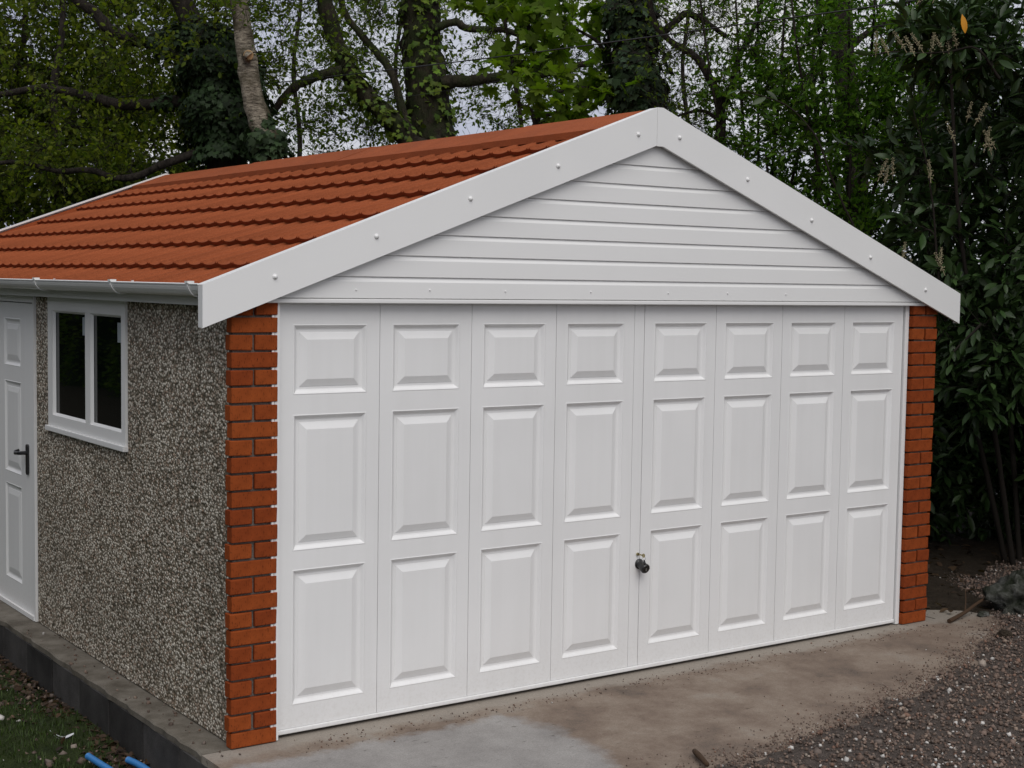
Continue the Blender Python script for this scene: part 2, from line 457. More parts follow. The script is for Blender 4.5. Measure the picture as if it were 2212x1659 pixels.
OV = np.array([(1,0,0),(-1,0,0),(0,1,0),(0,-1,0),(0,0,1),(0,0,-1)], float)
OF = np.array([(0,2,4),(2,1,4),(1,3,4),(3,0,4),(2,0,5),(1,2,5),(3,1,5),(0,3,5)])
def rand_rot(n):
    q = rng.normal(size=(n, 4)); q /= np.linalg.norm(q, axis=1)[:, None]
    a, b_, c_, d = q.T
    return np.stack([np.stack([1-2*(c_*c_+d*d), 2*(b_*c_-a*d), 2*(b_*d+a*c_)], -1),
                     np.stack([2*(b_*c_+a*d), 1-2*(b_*b_+d*d), 2*(c_*d-a*b_)], -1),
                     np.stack([2*(b_*d-a*c_), 2*(c_*d+a*b_), 1-2*(b_*b_+c_*c_)], -1)], 1)
CV = np.array([(x, y, z) for z in (-.75, .75) for (x, y) in ((-.8,-.8),(.8,-.8),(.8,.8),(-.8,.8))], float)
CF_ = np.array([(0,3,2),(0,2,1),(4,5,6),(4,6,7),(0,1,5),(0,5,4),(1,2,6),(1,6,5),(2,3,7),(2,7,6),(3,0,4),(3,4,7)])
def stones(P, size, cols):
    n = len(P)
    j = CV[None] * (1 + rng.uniform(-0.42, 0.30, (n, 8, 3))) * rng.uniform(0.6, 1.25, (n, 1, 3))
    R = rand_rot(n)
    Vv = np.einsum('nij,nkj->nki', R, j) * (size / 2)[:, None, None] + P[:, None, :]
    F = (CF_[None] + (np.arange(n) * 8)[:, None, None]).reshape(-1, 3)
    return Vv.reshape(-1, 3), F, np.repeat(cols, 12, 0)
STONE_COLS = np.array([(0.10,0.078,0.066),(0.13,0.10,0.085),(0.075,0.06,0.053),(0.16,0.125,0.11),(0.11,0.095,0.088),(0.145,0.095,0.075),(0.20,0.165,0.14),(0.24,0.22,0.20)])
def stone_cols(n, pale=0.03):
    c = STONE_COLS[rng.choice(len(STONE_COLS), n, p=[.2,.2,.18,.12,.14,.08,.05,.03])] * rng.uniform(0.75, 1.25, (n, 1)) * np.array([1.18, 1.08, 0.99])
    k = rng.random(n) < np.asarray(pale)
    c[k] = np.array([0.50, 0.48, 0.45]) * rng.uniform(0.7, 1.2, (k.sum(), 1))
    return c
n = 54000
X = rng.uniform(0.9, 7.6, n); Y = rng.uniform(-2.9, 1.0, n)
ey = np.interp(X, [p[0] for p in edge_pts], [p[1] for p in edge_pts]) + 0.035 * np.sin(9 * X) + 0.02 * np.sin(23 * X + 1)
d = ey - Y
keep = (d > 0) & (rng.random(n) < np.clip(0.45 + d * 4, 0, 1)) & (Y > -2.55 + 0.0 * X)
X, Y = X[keep], Y[keep]
P = np.stack([X, Y, np.full(len(X), 0.010) + rng.uniform(-0.002, 0.008, len(X))], 1)
sz = np.clip(rng.lognormal(math.log(0.0115), 0.36, len(X)), 0.006, 0.038)
V_, F_, C_ = stones(P, sz, stone_cols(len(P), 0.02 + 0.10 * (rng.random(len(P)) < np.clip((-1.05 - Y) / 1.2 - 0.1 * (X - 2.0), 0, 1)) ))
tag(link('gravel', np_mesh('gravel', V_, F_, C_), M_stone), kind='stuff')
# stray chips on the slab, on the ledge and beside the right pier
n = 170
X = rng.uniform(1.3, 5.6, n); Y = np.interp(X, [p[0] for p in edge_pts], [p[1] for p in edge_pts]) + rng.exponential(0.05, n)
ok = Y < -0.12
P1 = np.stack([X[ok], Y[ok], np.full(ok.sum(), 0.003)], 1)
P2 = np.stack([rng.uniform(-0.11, 0.02, 60), rng.uniform(-0.1, 2.6, 60), np.full(60, 0.003)], 1)
P3 = np.stack([rng.uniform(4.7, 6.6, 500), rng.uniform(-0.15, 1.2, 500), np.full(500, -0.014)], 1)
n = 5200
X = rng.uniform(1.0, 6.0, n); Y = np.interp(X, [p[0] for p in edge_pts], [p[1] for p in edge_pts]) + rng.exponential(0.07, n) - 0.02
ok = (Y < -0.10) | (X > 4.75)
P4 = np.stack([X[ok], Y[ok], np.full(ok.sum(), 0.001)], 1)
n = 420
X = rng.uniform(0.25, 4.6, n); Y = -0.115 + rng.normal(0, 0.045, n) - 0.05 * (rng.random(n) < 0.3)
P5 = np.stack([X, Y, np.full(n, 0.0)], 1)
V_, F_, C_ = stones(np.concatenate([P4, P5]), np.clip(rng.lognormal(math.log(0.0055), 0.35, len(P4) + len(P5)), 0.002, 0.012), stone_cols(len(P4) + len(P5), 0.01) * 1.1)
tag(link('grit', np_mesh('grit', V_, F_, C_), M_stone), kind='stuff')
P = np.concatenate([P1, P2, P3])
V_, F_, C_ = stones(P, np.clip(rng.lognormal(math.log(0.011), 0.35, len(P)), 0.005, 0.03), stone_cols(len(P), 0.10))
tag(link('stray_chips', np_mesh('stray_chips', V_, F_, C_), M_stone), kind='stuff')

# ================================================================== GARAGE
G = empty('garage', (XC, 3.2, 0), 'single-storey white and pebble-walled concrete garage with red tile-effect roof and brick piers', 'garage')

# --- brick piers: slips on a recessed mortar core, alternate courses of one stretcher and two headers
def brick_mesh(w_, jit):
    me = MB().box(0, w_, 0, 0.052, 0, 0.065).mesh('brick')
    bm = bmesh.new(); bm.from_mesh(me)
    bmesh.ops.bevel(bm, geom=bm.edges[:], offset=0.0028, segments=1, affect='EDGES')
    for q in bm.verts:
        q.co += Vector((random.uniform(-jit, jit), random.uniform(-jit, jit), random.uniform(-jit, jit)))
    bm.to_mesh(me); bm.free()
    me.materials.append(M_brick)
    return me
STRETCH = [brick_mesh(0.215, 0.0011) for _ in range(4)]
HEADER = [brick_mesh(0.1045, 0.0013) for _ in range(4)]
def pier(x0, flip, label):
    core = MB().box(x0 + (0.014 if not flip else 0.030), x0 + (0.188 if not flip else 0.206), 0.017, 0.052, 0.001, 1.93)
    c = core.build('brick_pier', M_mortar, G)
    c['label'] = label
    for k in range(26):
        z = 0.002 + 0.075 * k
        if k % 2 == 0:
            xs = [(x0 + (0.004 if not flip else -0.004), STRETCH)]
        else:
            xs = [(x0 - (0.004 if not flip else 0), HEADER), (x0 + 0.1145, HEADER)]
        for xx, src in xs:
            o = link('brick', random.choice(src), None, c, (xx + random.uniform(-0.002, 0.002), random.uniform(-0.002, 0.002), z + random.uniform(-0.001, 0.001)))
    return c
pier(0.006, False, 'left brick pier beside the pebbled wall')
pier(T - 0.219, True, 'right brick pier beside the laurel')

# --- side wall of exposed aggregate panels (window gap 1.315..2.53, door gap 2.75..3.66)
sw = MB().box(XW + 0.03, XW + 0.09, 0.054, 1.28, 0.002, 1.94).box(XW + 0.03, XW + 0.09, 2.505, 2.745, 0.002, 1.94).box(XW + 0.03, XW + 0.09, 3.67, L - 0.03, 0.002, 1.94).box(XW + 0.03, XW + 0.09, 1.28, 2.505, 0.002, 1.14)
sw = sw.build('side_wall', M_block, G)
for (a, c_, z1) in ((0.058, 0.68, 1.915), (0.684, 1.280, 1.915), (1.284, 1.888, 1.158), (1.892, 2.498, 1.158), (2.502, 2.738, 1.915), (3.676, 4.30, 1.915), (4.304, 5.0, 1.915), (5.004, 5.7, 1.915), (5.704, 6.38, 1.915)):
    nx_, nz_ = max(2, int((c_ - a) / 0.02)), int(z1 / 0.02)
    mb = MB().box(XW + 0.001, XW + 0.0295, a, c_, 0.003, z1)
    link('wall_panel', bevelled(mb.mesh('wall_panel'), 0.004), M_agg, sw)
# back wall, right wall, inner floor: closed shell
MB().box(XW + 0.03, T - XW, L - 0.09, L - 0.032, 0.002, 2.0).build('back_wall', M_agg, G)
MB().box(T - XW - 0.06, T - XW, 0.054, L - 0.092, 0.002, 1.94).build('right_wall', M_agg, G)
M_in, _, _ = mat('dim_interior', (0.02, 0.02, 0.02), 0.9)
MB().box(0.5, 0.55, 0.9, 3.9, 0.02, 1.93).build('interior_screen', M_in, G)

# --- eaves board, soffit and gutter
eb = MB().box(-0.036, -0.018, -0.010, L, 1.913, 1.975).box(-0.018, XW, 0.0, L, 1.917, 1.927).build('eaves_board', M_upvc, G)
gz, gx, gr = 2.006, -0.092, 0.052
def half_ring(r0, r1, y0, y1, a0=180, a1=360, n=14):
    pts = [(gx + r1 * math.cos(math.radians(a)), gz + r1 * math.sin(math.radians(a))) for a in np.linspace(a0, a1, n)]
    pts += [(gx + r0 * math.cos(math.radians(a)), gz + r0 * math.sin(math.radians(a))) for a in np.linspace(a1, a0, n)]
    nn = len(pts)
    vs = [(x, y0, z) for x, z in pts] + [(x, y1, z) for x, z in pts]
    fs = [(i, i + nn, (i+1) % nn + nn, (i+1) % nn) for i in range(nn)]
    fs += [(i, i+1, nn-2-i, nn-1-i) for i in range(n-1)] + [(nn+i+1, nn+i, nn+nn-1-i, nn+nn-2-i) for i in range(n-1)]
    return vs, fs
gut = MB().add(*half_ring(gr - 0.003, gr, -0.006, L))
gut.tube([(gx - gr, -0.006, gz), (gx - gr, L, gz)], 0.0045, 6)
gut = gut.build('gutter', M_gut, G, smooth=False)
for y_ in (0.105, 1.03, 2.19, 3.3, 4.4, 5.5):
    mb = MB().add(*half_ring(gr + 0.0005, gr + 0.005, y_ - 0.011, y_ + 0.011))
    mb.box(gx - gr - 0.008, gx - gr + 0.022, y_ - 0.016, y_ + 0.016, gz + 0.003, gz + 0.013)
    mb.box(gx + gr, gx + gr + 0.006, y_ - 0.011, y_ + 0.011, gz - 0.03, gz + 0.01)
    mb.build('gutter_bracket', M_gut, gut)

# --- window
wy0, wy1 = 1.286, 2.496
Wn = MB()
fx0, fx1 = XW - 0.009, XW + 0.045
Wn.box(fx0, fx1, wy0, wy0 + 0.055, 1.19, 1.912).box(fx0, fx1, wy1 - 0.078, wy1, 1.19, 1.912)
Wn.box(fx0, fx1, wy0 + 0.055, wy1 - 0.078, 1.838, 1.912).box(fx0, fx1, wy0 + 0.055, wy1 - 0.078, 1.19, 1.252)
win = Wn.build('window', M_upvc, G)
win.data.name = 'window'
MB().box(fx0 + 0.001, fx1, 1.800, 1.876, 1.2525, 1.8375).build('mullion', M_upvc, win)
for (a, c_) in ((wy0 + 0.055, 1.800), (1.876, wy1 - 0.078)):
    bd = MB()     # bevelled glazing bead
    i0, i1, z0, z1 = a, c_, 1.252, 1.838
    r = 0.012
    xo, xi = fx0 + 0.004, fx0 + 0.018
    vs = [(xo, i0, z0), (xo, i1, z0), (xo, i1, z1), (xo, i0, z1), (xi, i0 + r, z0 + r), (xi, i1 - r, z0 + r), (xi, i1 - r, z1 - r), (xi, i0 + r, z1 - r)]
    bd.add(vs, [(0, 4, 5, 1), (1, 5, 6, 2), (2, 6, 7, 3), (3, 7, 4, 0)])
    bd.build('glazing_bead', M_upvc, win)
Mg, t_, b_ = mat('dark_window_glass', (0.002, 0.004, 0.003), 0.02, 0.4)
for (a, c_) in ((wy0 + 0.055, 1.800), (1.876, wy1 - 0.078)):
    MB().box(fx0 + 0.020, fx0 + 0.024, a + 0.004, c_ - 0.004, 1.256, 1.834).build('pane', Mg, win)
M_paper, _, _ = mat('pale_sticker', (0.30, 0.34, 0.36), 0.5)
MB().box(fx0 + 0.0185, fx0 + 0.0195, wy0 + 0.08, wy0 + 0.155, 1.700, 1.80).build('sticker', M_paper, win)
MB().box(fx0 + 0.0185, fx0 + 0.0195, 1.905, 1.965, 1.715, 1.812).build('sticker', M_paper, win)
me = MB().box(XW - 0.026, XW + 0.01, wy0 - 0.014, wy1 + 0.012, 1.160, 1.189).mesh('sill')
link('sill', bevelled(me, 0.004, 2), M_upvc, win)

# --- raised panel used by both doors: recess moulding, flat margin, bevel, field. axis 'y' faces -y, axis 'x' faces -x
def raised(mb, a0, a1, z0, z1, face, axis, dep=0.015, og=0.024, mg=0.036, bv=0.068):
    rings = []
    for inset, d in ((0, 0.0), (0.004, -0.0015), (0.009, 0.002), (og * 0.75, dep * 0.8), (og, dep), (mg, dep), (mg + 0.0005, dep - 0.002), (bv, 0.001)):
        rings.append([(a0 + inset, z0 + inset, d), (a1 - inset, z0 + inset, d), (a1 - inset, z1 - inset, d), (a0 + inset, z1 - inset, d)])
    vs = []
    for r in rings:
        for a, z, d in r:
            vs.append((a, face + d, z) if axis == 'y' else (face + d, a, z))
    fs = []
    for k in range(len(rings) - 1):
        for i in range(4):
            q = (k*4+i, k*4+(i+1) % 4, (k+1)*4+(i+1) % 4, (k+1)*4+i)
            fs.append(q if axis == 'y' else q[::-1])
    e = (len(rings)-1) * 4
    fs.append((e, e+1, e+2, e+3) if axis == 'y' else (e+3, e+2, e+1, e))
    mb.add(vs, fs)

def stile_plate(mb, a0, a1, z0, z1, opens, o0, o1, face, axis, back):
    """flat plate with rectangular openings o0..o1 x (za, zb) stacked in z"""
    zs = [z0] + [q for o in opens for q in o] + [z1]
    def quad(p0, p1, q0, q1):
        vs = [(p0, q0), (p1, q0), (p1, q1), (p0, q1)]
        vs = [(a, face, z) if axis == 'y' else (face, a, z) for a, z in vs]
        mb.add(vs, [(0, 1, 2, 3) if axis == 'y' else (3, 2, 1, 0)])
    quad(a0, o0, z0, z1); quad(o1, a1, z0, z1)
    for i in range(0, len(zs), 2):
        quad(o0, o1, zs[i], zs[i+1])
    # returns round the edge
    c = [(a0, z0), (a1, z0), (a1, z1), (a0, z1)]
    vs = []
    for a, z in c:
        vs += [(a, face, z), (a, back, z)] if axis == 'y' else [(face, a, z), (back, a, z)]
    fs = [(2*i, 2*i+1, (2*i+3) % 8, (2*i+2) % 8) for i in range(4)]
    mb.add(vs, fs if axis == 'y' else [q[::-1] for q in fs])

# --- side door
sy0, sy1 = 2.752, 3.662
sdoor = MB().box(XW - 0.010, XW + 0.05, sy0, sy0 + 0.022, 0.004, 1.905).box(XW - 0.010, XW + 0.05, sy1 - 0.03, sy1, 0.004, 1.905).box(XW - 0.010, XW + 0.05, sy0 + 0.022, sy1 - 0.03, 1.872, 1.905).box(XW - 0.014, XW + 0.05, sy0 + 0.022, sy1 - 0.03, 0.004, 0.030).box(XW - 0.008, XW + 0.05, sy0, sy1, 1.9055, 1.9165)
sdoor = sdoor.build('side_door', M_door, G)
opens = [(0.172, 0.762), (0.832, 1.392), (1.482, 1.772)]
lf = MB()
ly0, ly1 = sy0 + 0.026, sy1 - 0.034
stile_plate(lf, ly0, ly1, 0.034, 1.866, opens, 3.04, 3.37, XW + 0.002, 'x', XW + 0.04)
lf.build('door_leaf', M_door, sdoor)
for (a, c_) in opens:
    mb = MB(); raised(mb, 3.04, 3.37, a, c_, XW + 0.002, 'x', 0.009)
    mb.build('raised_panel', M_door, sdoor)
hd = MB()
hy = 2.905
plate = [(hy + 0.018 * math.sin(q) * (1), (1.018 if math.cos(q) > 0 else 0.872) + 0.018 * math.cos(q)) for q in np.linspace(0, 2 * math.pi, 24, endpoint=False)]
hd.add([(XW - 0.010, a, z) for a, z in plate] + [(XW + 0.002, a, z) for a, z in plate],
       [tuple(range(24))] + [(i, (i+1) % 24, (i+1) % 24 + 24, i + 24) for i in range(24)])
hd.tube([(XW - 0.008, hy, 0.985), (XW - 0.045, hy, 0.985), (XW - 0.052, hy + 0.012, 0.984), (XW - 0.052, hy + 0.075, 0.978), (XW - 0.046, hy + 0.098, 0.984), (XW - 0.022, hy + 0.104, 0.992)],
        [0.012, 0.011, 0.011, 0.0105, 0.010, 0.008], 10)
hd.build('handle', M_dark, sdoor, smooth=False)

# --- garage door
DY, DB = 0.040, 0.062
gd = MB().box(0.238, 4.352, DB + 0.001, DB + 0.012, 0.016, 1.955).build('garage_door', M_door, G)
lines = [0.241, 0.754, 1.256, 1.759, 2.262]
lines2 = [2.330, 2.833, 3.335, 3.838, 4.349]
opens = [(0.137, 0.748), (0.831, 1.438), (1.525, 1.836)]
for seq in (lines, lines2):
    for i in range(4):
        a0, a1 = seq[i] + 0.0013, seq[i+1] - 0.0013
        ax = (max(seq[i], 0.2515), min(seq[i+1], 4.341))
        o0, o1 = ax[0] + 0.066, ax[1] - 0.066
        mb = MB(); stile_plate(mb, a0, a1, 0.036, 1.955, opens, o0, o1, DY, 'y', DB)
        mb.build('door_section', M_door, gd)
        for (z0, z1) in opens:
            mb = MB(); raised(mb, o0, o1, z0, z1, DY, 'y')
            mb.build('raised_panel', M_door, gd)
link('centre_strip', bevelled(MB().box(2.2635, 2.3285, DY, DB, 0.036, 1.955).mesh('centre_strip'), 0.0012), M_door, gd)
link('bottom_rail', bevelled(MB().box(0.240, 4.350, DY - 0.008, DB, 0.013, 0.0345).mesh('bottom_rail'), 0.006, 3), M_door, gd)
# frame posts either side, behind the brick edges
fr = MB().box(0.1995, 0.2110, 0.0055, 0.09, 0.003, 1.955).box(0.2140, 0.2365, 0.0065, 0.09, 0.003, 1.955).box(0.15, 0.2004, 0.054, 0.09, 0.003, 1.955).build('door_frame', M_upvc, G)
MB().box(4.358, 4.390, 0.030, 0.075, 0.003, 1.955).build('frame_post', M_upvc, fr)
MB().box(4.3905, 4.45, 0.053, 0.09, 0.003, 1.955).build('frame_backing', M_gap, fr)
MB().box(0.15, 4.46, 0.091, 0.13, 1.90, 1.985).build('lintel', M_gap, fr)
# lock knob
kn = MB()
kx, kz = 2.325, 0.575
prof = [(0.0, 0.027), (0.006, 0.027), (0.010, 0.0215), (0.026, 0.0215), (0.042, 0.0255), (0.054, 0.0265), (0.059, 0.0235)]
kn.tube([(kx, DY - 0.0005 - d, kz - 0.38 * max(0, d - 0.008)) for d, r in prof], [r for d, r in prof], 20)
kn = kn.build('handle', M_dark, gd, smooth=False)
MB().box(kx - 0.004, kx + 0.004, DY - 0.0615, DY - 0.0590, kz - 0.028, kz - 0.010).build('key_slot', M_steel, gd)

# --- gable cladding: shiplap boards under the bargeboards
CY = -0.012
gc = MB().prism_y([(0.02, 1.955), (T - 0.02, 1.955), (T - 0.02, zf(0.02) - 0.075), (XC, zf(XC) - 0.075), (0.02, zf(0.02) - 0.075)], 0.020, 0.052).build('gable_cladding', M_upvc, G)
zb = [1.951, 2.048, 2.146, 2.245, 2.341, 2.438, 2.534, 2.633, 2.90]
def half_w(z):      # half width hidden under the bargeboards at height z
    return min(XC - 0.03, max(0.05, XC - ((z + 0.09 - 2.0055) / 0.3757 - 0.144)))
for i in range(8):
    z0, z1 = zb[i], zb[i+1] - 0.0015
    if i == 7: z1 = 2.82
    sect = [(CY + 0.006, z0), (CY, z0 + 0.003), (CY, z1 - 0.020), (CY + 0.0012, z1 - 0.0175), (CY + 0.0075, z1 - 0.005), (CY + 0.008, z1)]
    back = 0.018
    vs = []; fs = []
    pr = sect + [(back, z1), (back, z0)]
    for sgn in (-1, 1):
        for (yy_, zz_) in pr:
            vs.append((XC + sgn * half_w(zz_), yy_, zz_))
    n_ = len(pr)
    fs = [(k, k + n_, (k+1) % n_ + n_, (k+1) % n_)[::-1] for k in range(n_)]
    fs += [tuple(range(n_ - 1, -1, -1))[::-1], tuple(range(n_, 2*n_))[::-1]]
    MB().add(vs, fs).build('cladding_board', M_upvc, gc)
tr = MB().box(0.03, T - 0.03, CY - 0.004, 0.018, 1.930, 1.949).build('bottom_trim', M_upvc, gc)
bevelled(tr.data, 0.004, 2)
pin_me = MB().tube([(0, 0.0, 0), (0, -0.004, 0), (0, -0.0055, 0)], [0.0042, 0.004, 0.002], 8).mesh('pin'); pin_me.materials.append(M_upvc)
for i, xx in enumerate((0.60, 0.985, 1.41, 1.93, 2.44, 2.86, 3.30)):
    link('pin', pin_me, None, gc, (xx, CY, 1.990 + 0.002 * (i % 2)))

# --- bargeboards at the front, with screws
FY0, FY1 = -0.050, -0.0345
zlow = 1.8245
def barge(side):
    if side < 0:
        pts = [(-0.144, zlow), (XC - 0.0008, 2.7355), (XC - 0.0008, 2.9265), (-0.144, 2.0055)]
    else:
        pts = [(XC + 0.0008, 2.7335), (XC + 0.045, 2.7335), (T + 0.144, zlow), (T + 0.144, 2.0055), (XC + 0.040, 2.9285), (XC + 0.0008, 2.9285)]
    me = MB().prism_y(pts, FY0, FY1)
    # lip turned back over the tiles
    if side < 0:
        q = [(-0.144, 2.0055), (XC - 0.0008, 2.9265)]
    else:
        q = [(XC + 0.04, 2.9285), (T + 0.144, 2.0055)]
    (xa, za), (xb, zb_) = q
    me.add([(xa, FY1, za), (xb, FY1, zb_), (xb, FY1 + 0.045, zb_), (xa, FY1 + 0.045, za), (xa, FY1, za - 0.004), (xb, FY1, zb_ - 0.004), (xb, FY1 + 0.045, zb_ - 0.004), (xa, FY1 + 0.045, za - 0.004)],
           [(0, 1, 2, 3), (7, 6, 5, 4), (2, 6, 7, 3), (1, 5, 6, 2), (0, 3, 7, 4)])
    ex = q[0] if side < 0 else q[1]
    xe = -0.144 if side < 0 else T + 0.141
    me.box(xe, xe + 0.003, FY1 + 0.0005, FY1 + 0.030, zlow + 0.002, 2.001)
    return me.build('bargeboard', M_upvc, G)
screw_me = MB().tube([(0, 0, 0), (0, -0.003, 0), (0, -0.0032, 0), (0, -0.008, 0), (0, -0.0105, 0)], [0.0125, 0.0115, 0.0085, 0.0075, 0.004], 14).mesh('screw', True)
screw_me.materials.append(M_upvc)
bl, br_ = barge(-1), barge(1)
for xx, zz in ((0.185, 2.042), (0.680, 2.228), (1.179, 2.417), (1.684, 2.597), (2.184, 2.783)):
    link('screw', screw_me, None, bl, (xx, FY0, zz))
for xx, zz in ((2.460, 2.786), (2.949, 2.599), (3.446, 2.401), (3.938, 2.207), (4.432, 2.026)):
    link('screw', screw_me, None, br_, (xx, FY0, zz))

# --- roof
RD = 0.046           # tile plane below the bargeboard edge
def zr(x): return zf(x) - RD
roof = MB()
def slope_pts(xa, xb, dz): return (xa, zr(xa) + dz), (xb, zr(xb) + dz)
for (xa, xb) in ((-0.012, XC), (XC, T + 0.012)):
    (a0, z0), (a1, z1) = slope_pts(xa, xb, -0.022)
    roof.add([(a0, 0.012, z0), (a1, 0.012, z1), (a1, L + 0.02, z1), (a0, L + 0.02, z0), (a0, 0.012, z0 - 0.012), (a1, 0.012, z1 - 0.012), (a1, L + 0.02, z1 - 0.012), (a0, L + 0.02, z0 - 0.012)],
             [(0, 1, 2, 3), (7, 6, 5, 4), (0, 4, 5, 1), (2, 6, 7, 3), (1, 5, 6, 2), (3, 7, 4, 0)])
roof = roof.build('roof', M_tile, G)
ang = math.atan(0.3757)
PITCH = 0.168
prof = [(0.0, 0.003), (0.10, 0.0008), (0.26, 0.0), (0.42, 0.0015), (0.56, 0.0045), (0.69, 0.008), (0.745, 0.0165), (0.785, 0.008), (0.835, 0.008), (0.875, 0.0165), (0.915, 0.005), (1.0, 0.003)]
def tile_mesh(length):
    vs = []; fs = []; n_ = len(prof)
    for (tt, h) in prof:
        v_ = (1 - tt) * PITCH * 0.999
        vs.append((0.018, v_, h * 0.3 - 0.016))               # underside of the lip
        vs.append((0.0, v_, h + 0.0225))                        # rounded nose
        vs.append((0.0015, v_, h + 0.0240))                      # top of nose
        vs.append((length, v_, h * 0.7 - 0.006))              # head, under the course above
    for i in range(n_ - 1):
        for k in range(3):
            fs.append((i*4+k, (i+1)*4+k, (i+1)*4+k+1, i*4+k+1))
    me = MB().add(vs, fs).mesh('tile')
    me.polygons.foreach_set('use_smooth', [(j % 3) == 2 for j in range(len(me.polygons))])
    me.materials.append(M_tile)
    return me
courses = [-0.058, 0.198, 0.526, 0.856, 1.186, 1.516, 1.832, XC - 0.02]
c_, s_ = math.cos(ang), math.sin(ang)
TR = Matrix(((c_, 0, -s_), (0, 1, 0), (s_, 0, c_))).to_4x4()
for k in range(7):
    x0 = courses[k]; ln = (courses[k+1] - x0) / c_ + (0.03 if k < 6 else 0)
    me = tile_mesh(ln)
    for j in range(38):
        o = link('tile', me, None, roof)
        o.matrix_local = Matrix.Translation((x0, 0.022 + j * PITCH, zr(x0) - 0.016)) @ TR
# right slope: same courses, joined
V_ = []; F_ = []
for k in range(7):
    x0 = courses[k]; ln = (courses[k+1] - x0) / c_ + (0.03 if k < 6 else 0)
    for j in range(38):
        b0 = len(V_)
        for (tt, h) in prof[::2]:
            v_ = (1 - tt) * PITCH
            for (u_, hh) in ((0.0, h - 0.012), (0.008, h + 0.028), (ln, h)):
                p = Matrix.Translation((x0, 0.022 + j * PITCH + v_, zr(x0) - 0.016)) @ TR @ Vector((u_, 0, hh))
                V_.append((T - p.x, p.y, p.z))
        for i in range(5):
            for q in range(2):
                F_.append((b0+i*3+q, b0+i*3+q+1, b0+(i+1)*3+q+1, b0+(i+1)*3+q))
tag(MB().add(V_, F_).build('right_slope_tiles', M_tile, roof), kind='stuff')
# flat verge strip at the far end, ridge caps
def cap(y0, y1, lift, hw):
    zt = 2.9265 - 0.005 + lift
    def zz(x): return zt - abs(x - XC) * 0.3757
    pts = [(XC - hw, zz(XC - hw) - 0.034), (XC - hw, zz(XC - hw)), (XC - 0.02, zz(XC - 0.02)), (XC + 0.02, zz(XC + 0.02)), (XC + hw, zz(XC + hw)), (XC + hw, zz(XC + hw) - 0.034), (XC + hw - 0.01, zz(XC + hw) - 0.034), (XC, zt - 0.03), (XC - hw + 0.01, zz(XC - hw) - 0.034)]
    me = MB().prism_y(pts[::-1], y0, y1).mesh('ridge_cap')
    bm = bmesh.new(); bm.from_mesh(me)
    bmesh.ops.triangulate(bm, faces=[f_ for f_ in bm.faces if len(f_.verts) > 4])
    bmesh.ops.recalc_face_normals(bm, faces=bm.faces[:])
    bm.to_mesh(me); bm.free()
    return link('ridge_cap', me, M_tile, roof)
cap(0.010, 1.06, 0.004, 0.326); cap(1.00, 2.84, 0.0, 0.320); cap(2.78, 4.62, 0.003, 0.323); cap(4.58, L - 0.01, -0.002, 0.317)
vs = MB()
for sgn in (0, 1):
    fxx = (lambda x: x) if sgn == 0 else (lambda x: T - x)
    a0, a1 = -0.10, XC
    y0, y1 = L - 0.012, L + 0.034
    P4 = [(fxx(a0), zr(a0)), (fxx(a1), zr(a1))]
    vs.add([(P4[0][0], y0, P4[0][1] + 0.020), (P4[1][0], y0, P4[1][1] + 0.020), (P4[1][0], y1, P4[1][1] + 0.020), (P4[0][0], y1, P4[0][1] + 0.020),
            (P4[0][0], y0, P4[0][1] - 0.02), (P4[1][0], y0, P4[1][1] - 0.02), (P4[1][0], y1, P4[1][1] - 0.02), (P4[0][0], y1, P4[0][1] - 0.02)],
           [(0, 1, 2, 3), (0, 4, 5, 1), (3, 2, 6, 7), (0, 3, 7, 4)])
vs.build('verge_flashing', M_tile, roof)
back = MB()
for sgn in (0, 1):
    fxx = (lambda x: x) if sgn == 0 else (lambda x: T - x)
    xa, xb = -0.144, XC + (0.001 if sgn else 0)
    y0, y1 = L + 0.036, L + 0.050
    q = [(fxx(xa), zlow), (fxx(xb), 2.7355), (fxx(xb), 2.9285), (fxx(xa), 2.0075)]
    back.prism_y(q if sgn == 0 else q[::-1], y0, y1)
    back.add([(fxx(xa), y0 - 0.045, 2.0075), (fxx(xb), y0 - 0.045, 2.9285), (fxx(xb), y0, 2.9285), (fxx(xa), y0, 2.0075), (fxx(xa), y0 - 0.045, 1.9955), (fxx(xb), y0 - 0.045, 2.9165), (fxx(xb), y0, 2.9165), (fxx(xa), y0, 1.9955)],
             [(0, 1, 2, 3), (0, 4, 5, 1), (7, 6, 5, 4)] if sgn == 0 else [(3, 2, 1, 0), (1, 5, 4, 0), (4, 5, 6, 7)])
back.build('rear_bargeboard', M_upvc, G)
MB().prism_y([(0.04, 1.99), (T - 0.04, 1.99), (T - 0.04, zf(0.04) - 0.14), (XC, zf(XC) - 0.14), (0.04, zf(0.04) - 0.14)], L - 0.10, L - 0.07).build('rear_gable', M_upvc, G)

# --- keys left in the lock
ky = empty('keys', (2.316, DY, 0.626), 'small brass key with a black fob hanging in the lock above the black door handle', 'keys')
mb = MB().tube([(2.312, DY - 0.001, 0.628), (2.312, DY - 0.010, 0.628)], [0.008, 0.008], 10)
mb.box(2.3105, 2.3135, DY - 0.045, DY - 0.008, 0.6245, 0.6315)
mb.tube([(2.3105, DY - 0.052, 0.628), (2.3135, DY - 0.052, 0.628)], [0.011, 0.011], 12)
mb.build('key', M_brass, ky)
ring = [(2.312 + 0.002, DY - 0.054 - 0.011 * math.sin(q), 0.616 + 0.013 * math.cos(q)) for q in np.linspace(0, 2 * math.pi, 17)]
MB().tube(ring, 0.0011, 5).build('key_ring', M_steel, ky)
MB().tube([(2.313, DY - 0.056, 0.606), (2.315, DY - 0.058, 0.588), (2.317, DY - 0.060, 0.574)], [0.003, 0.0065, 0.003], 8).build('fob', M_dark, ky)
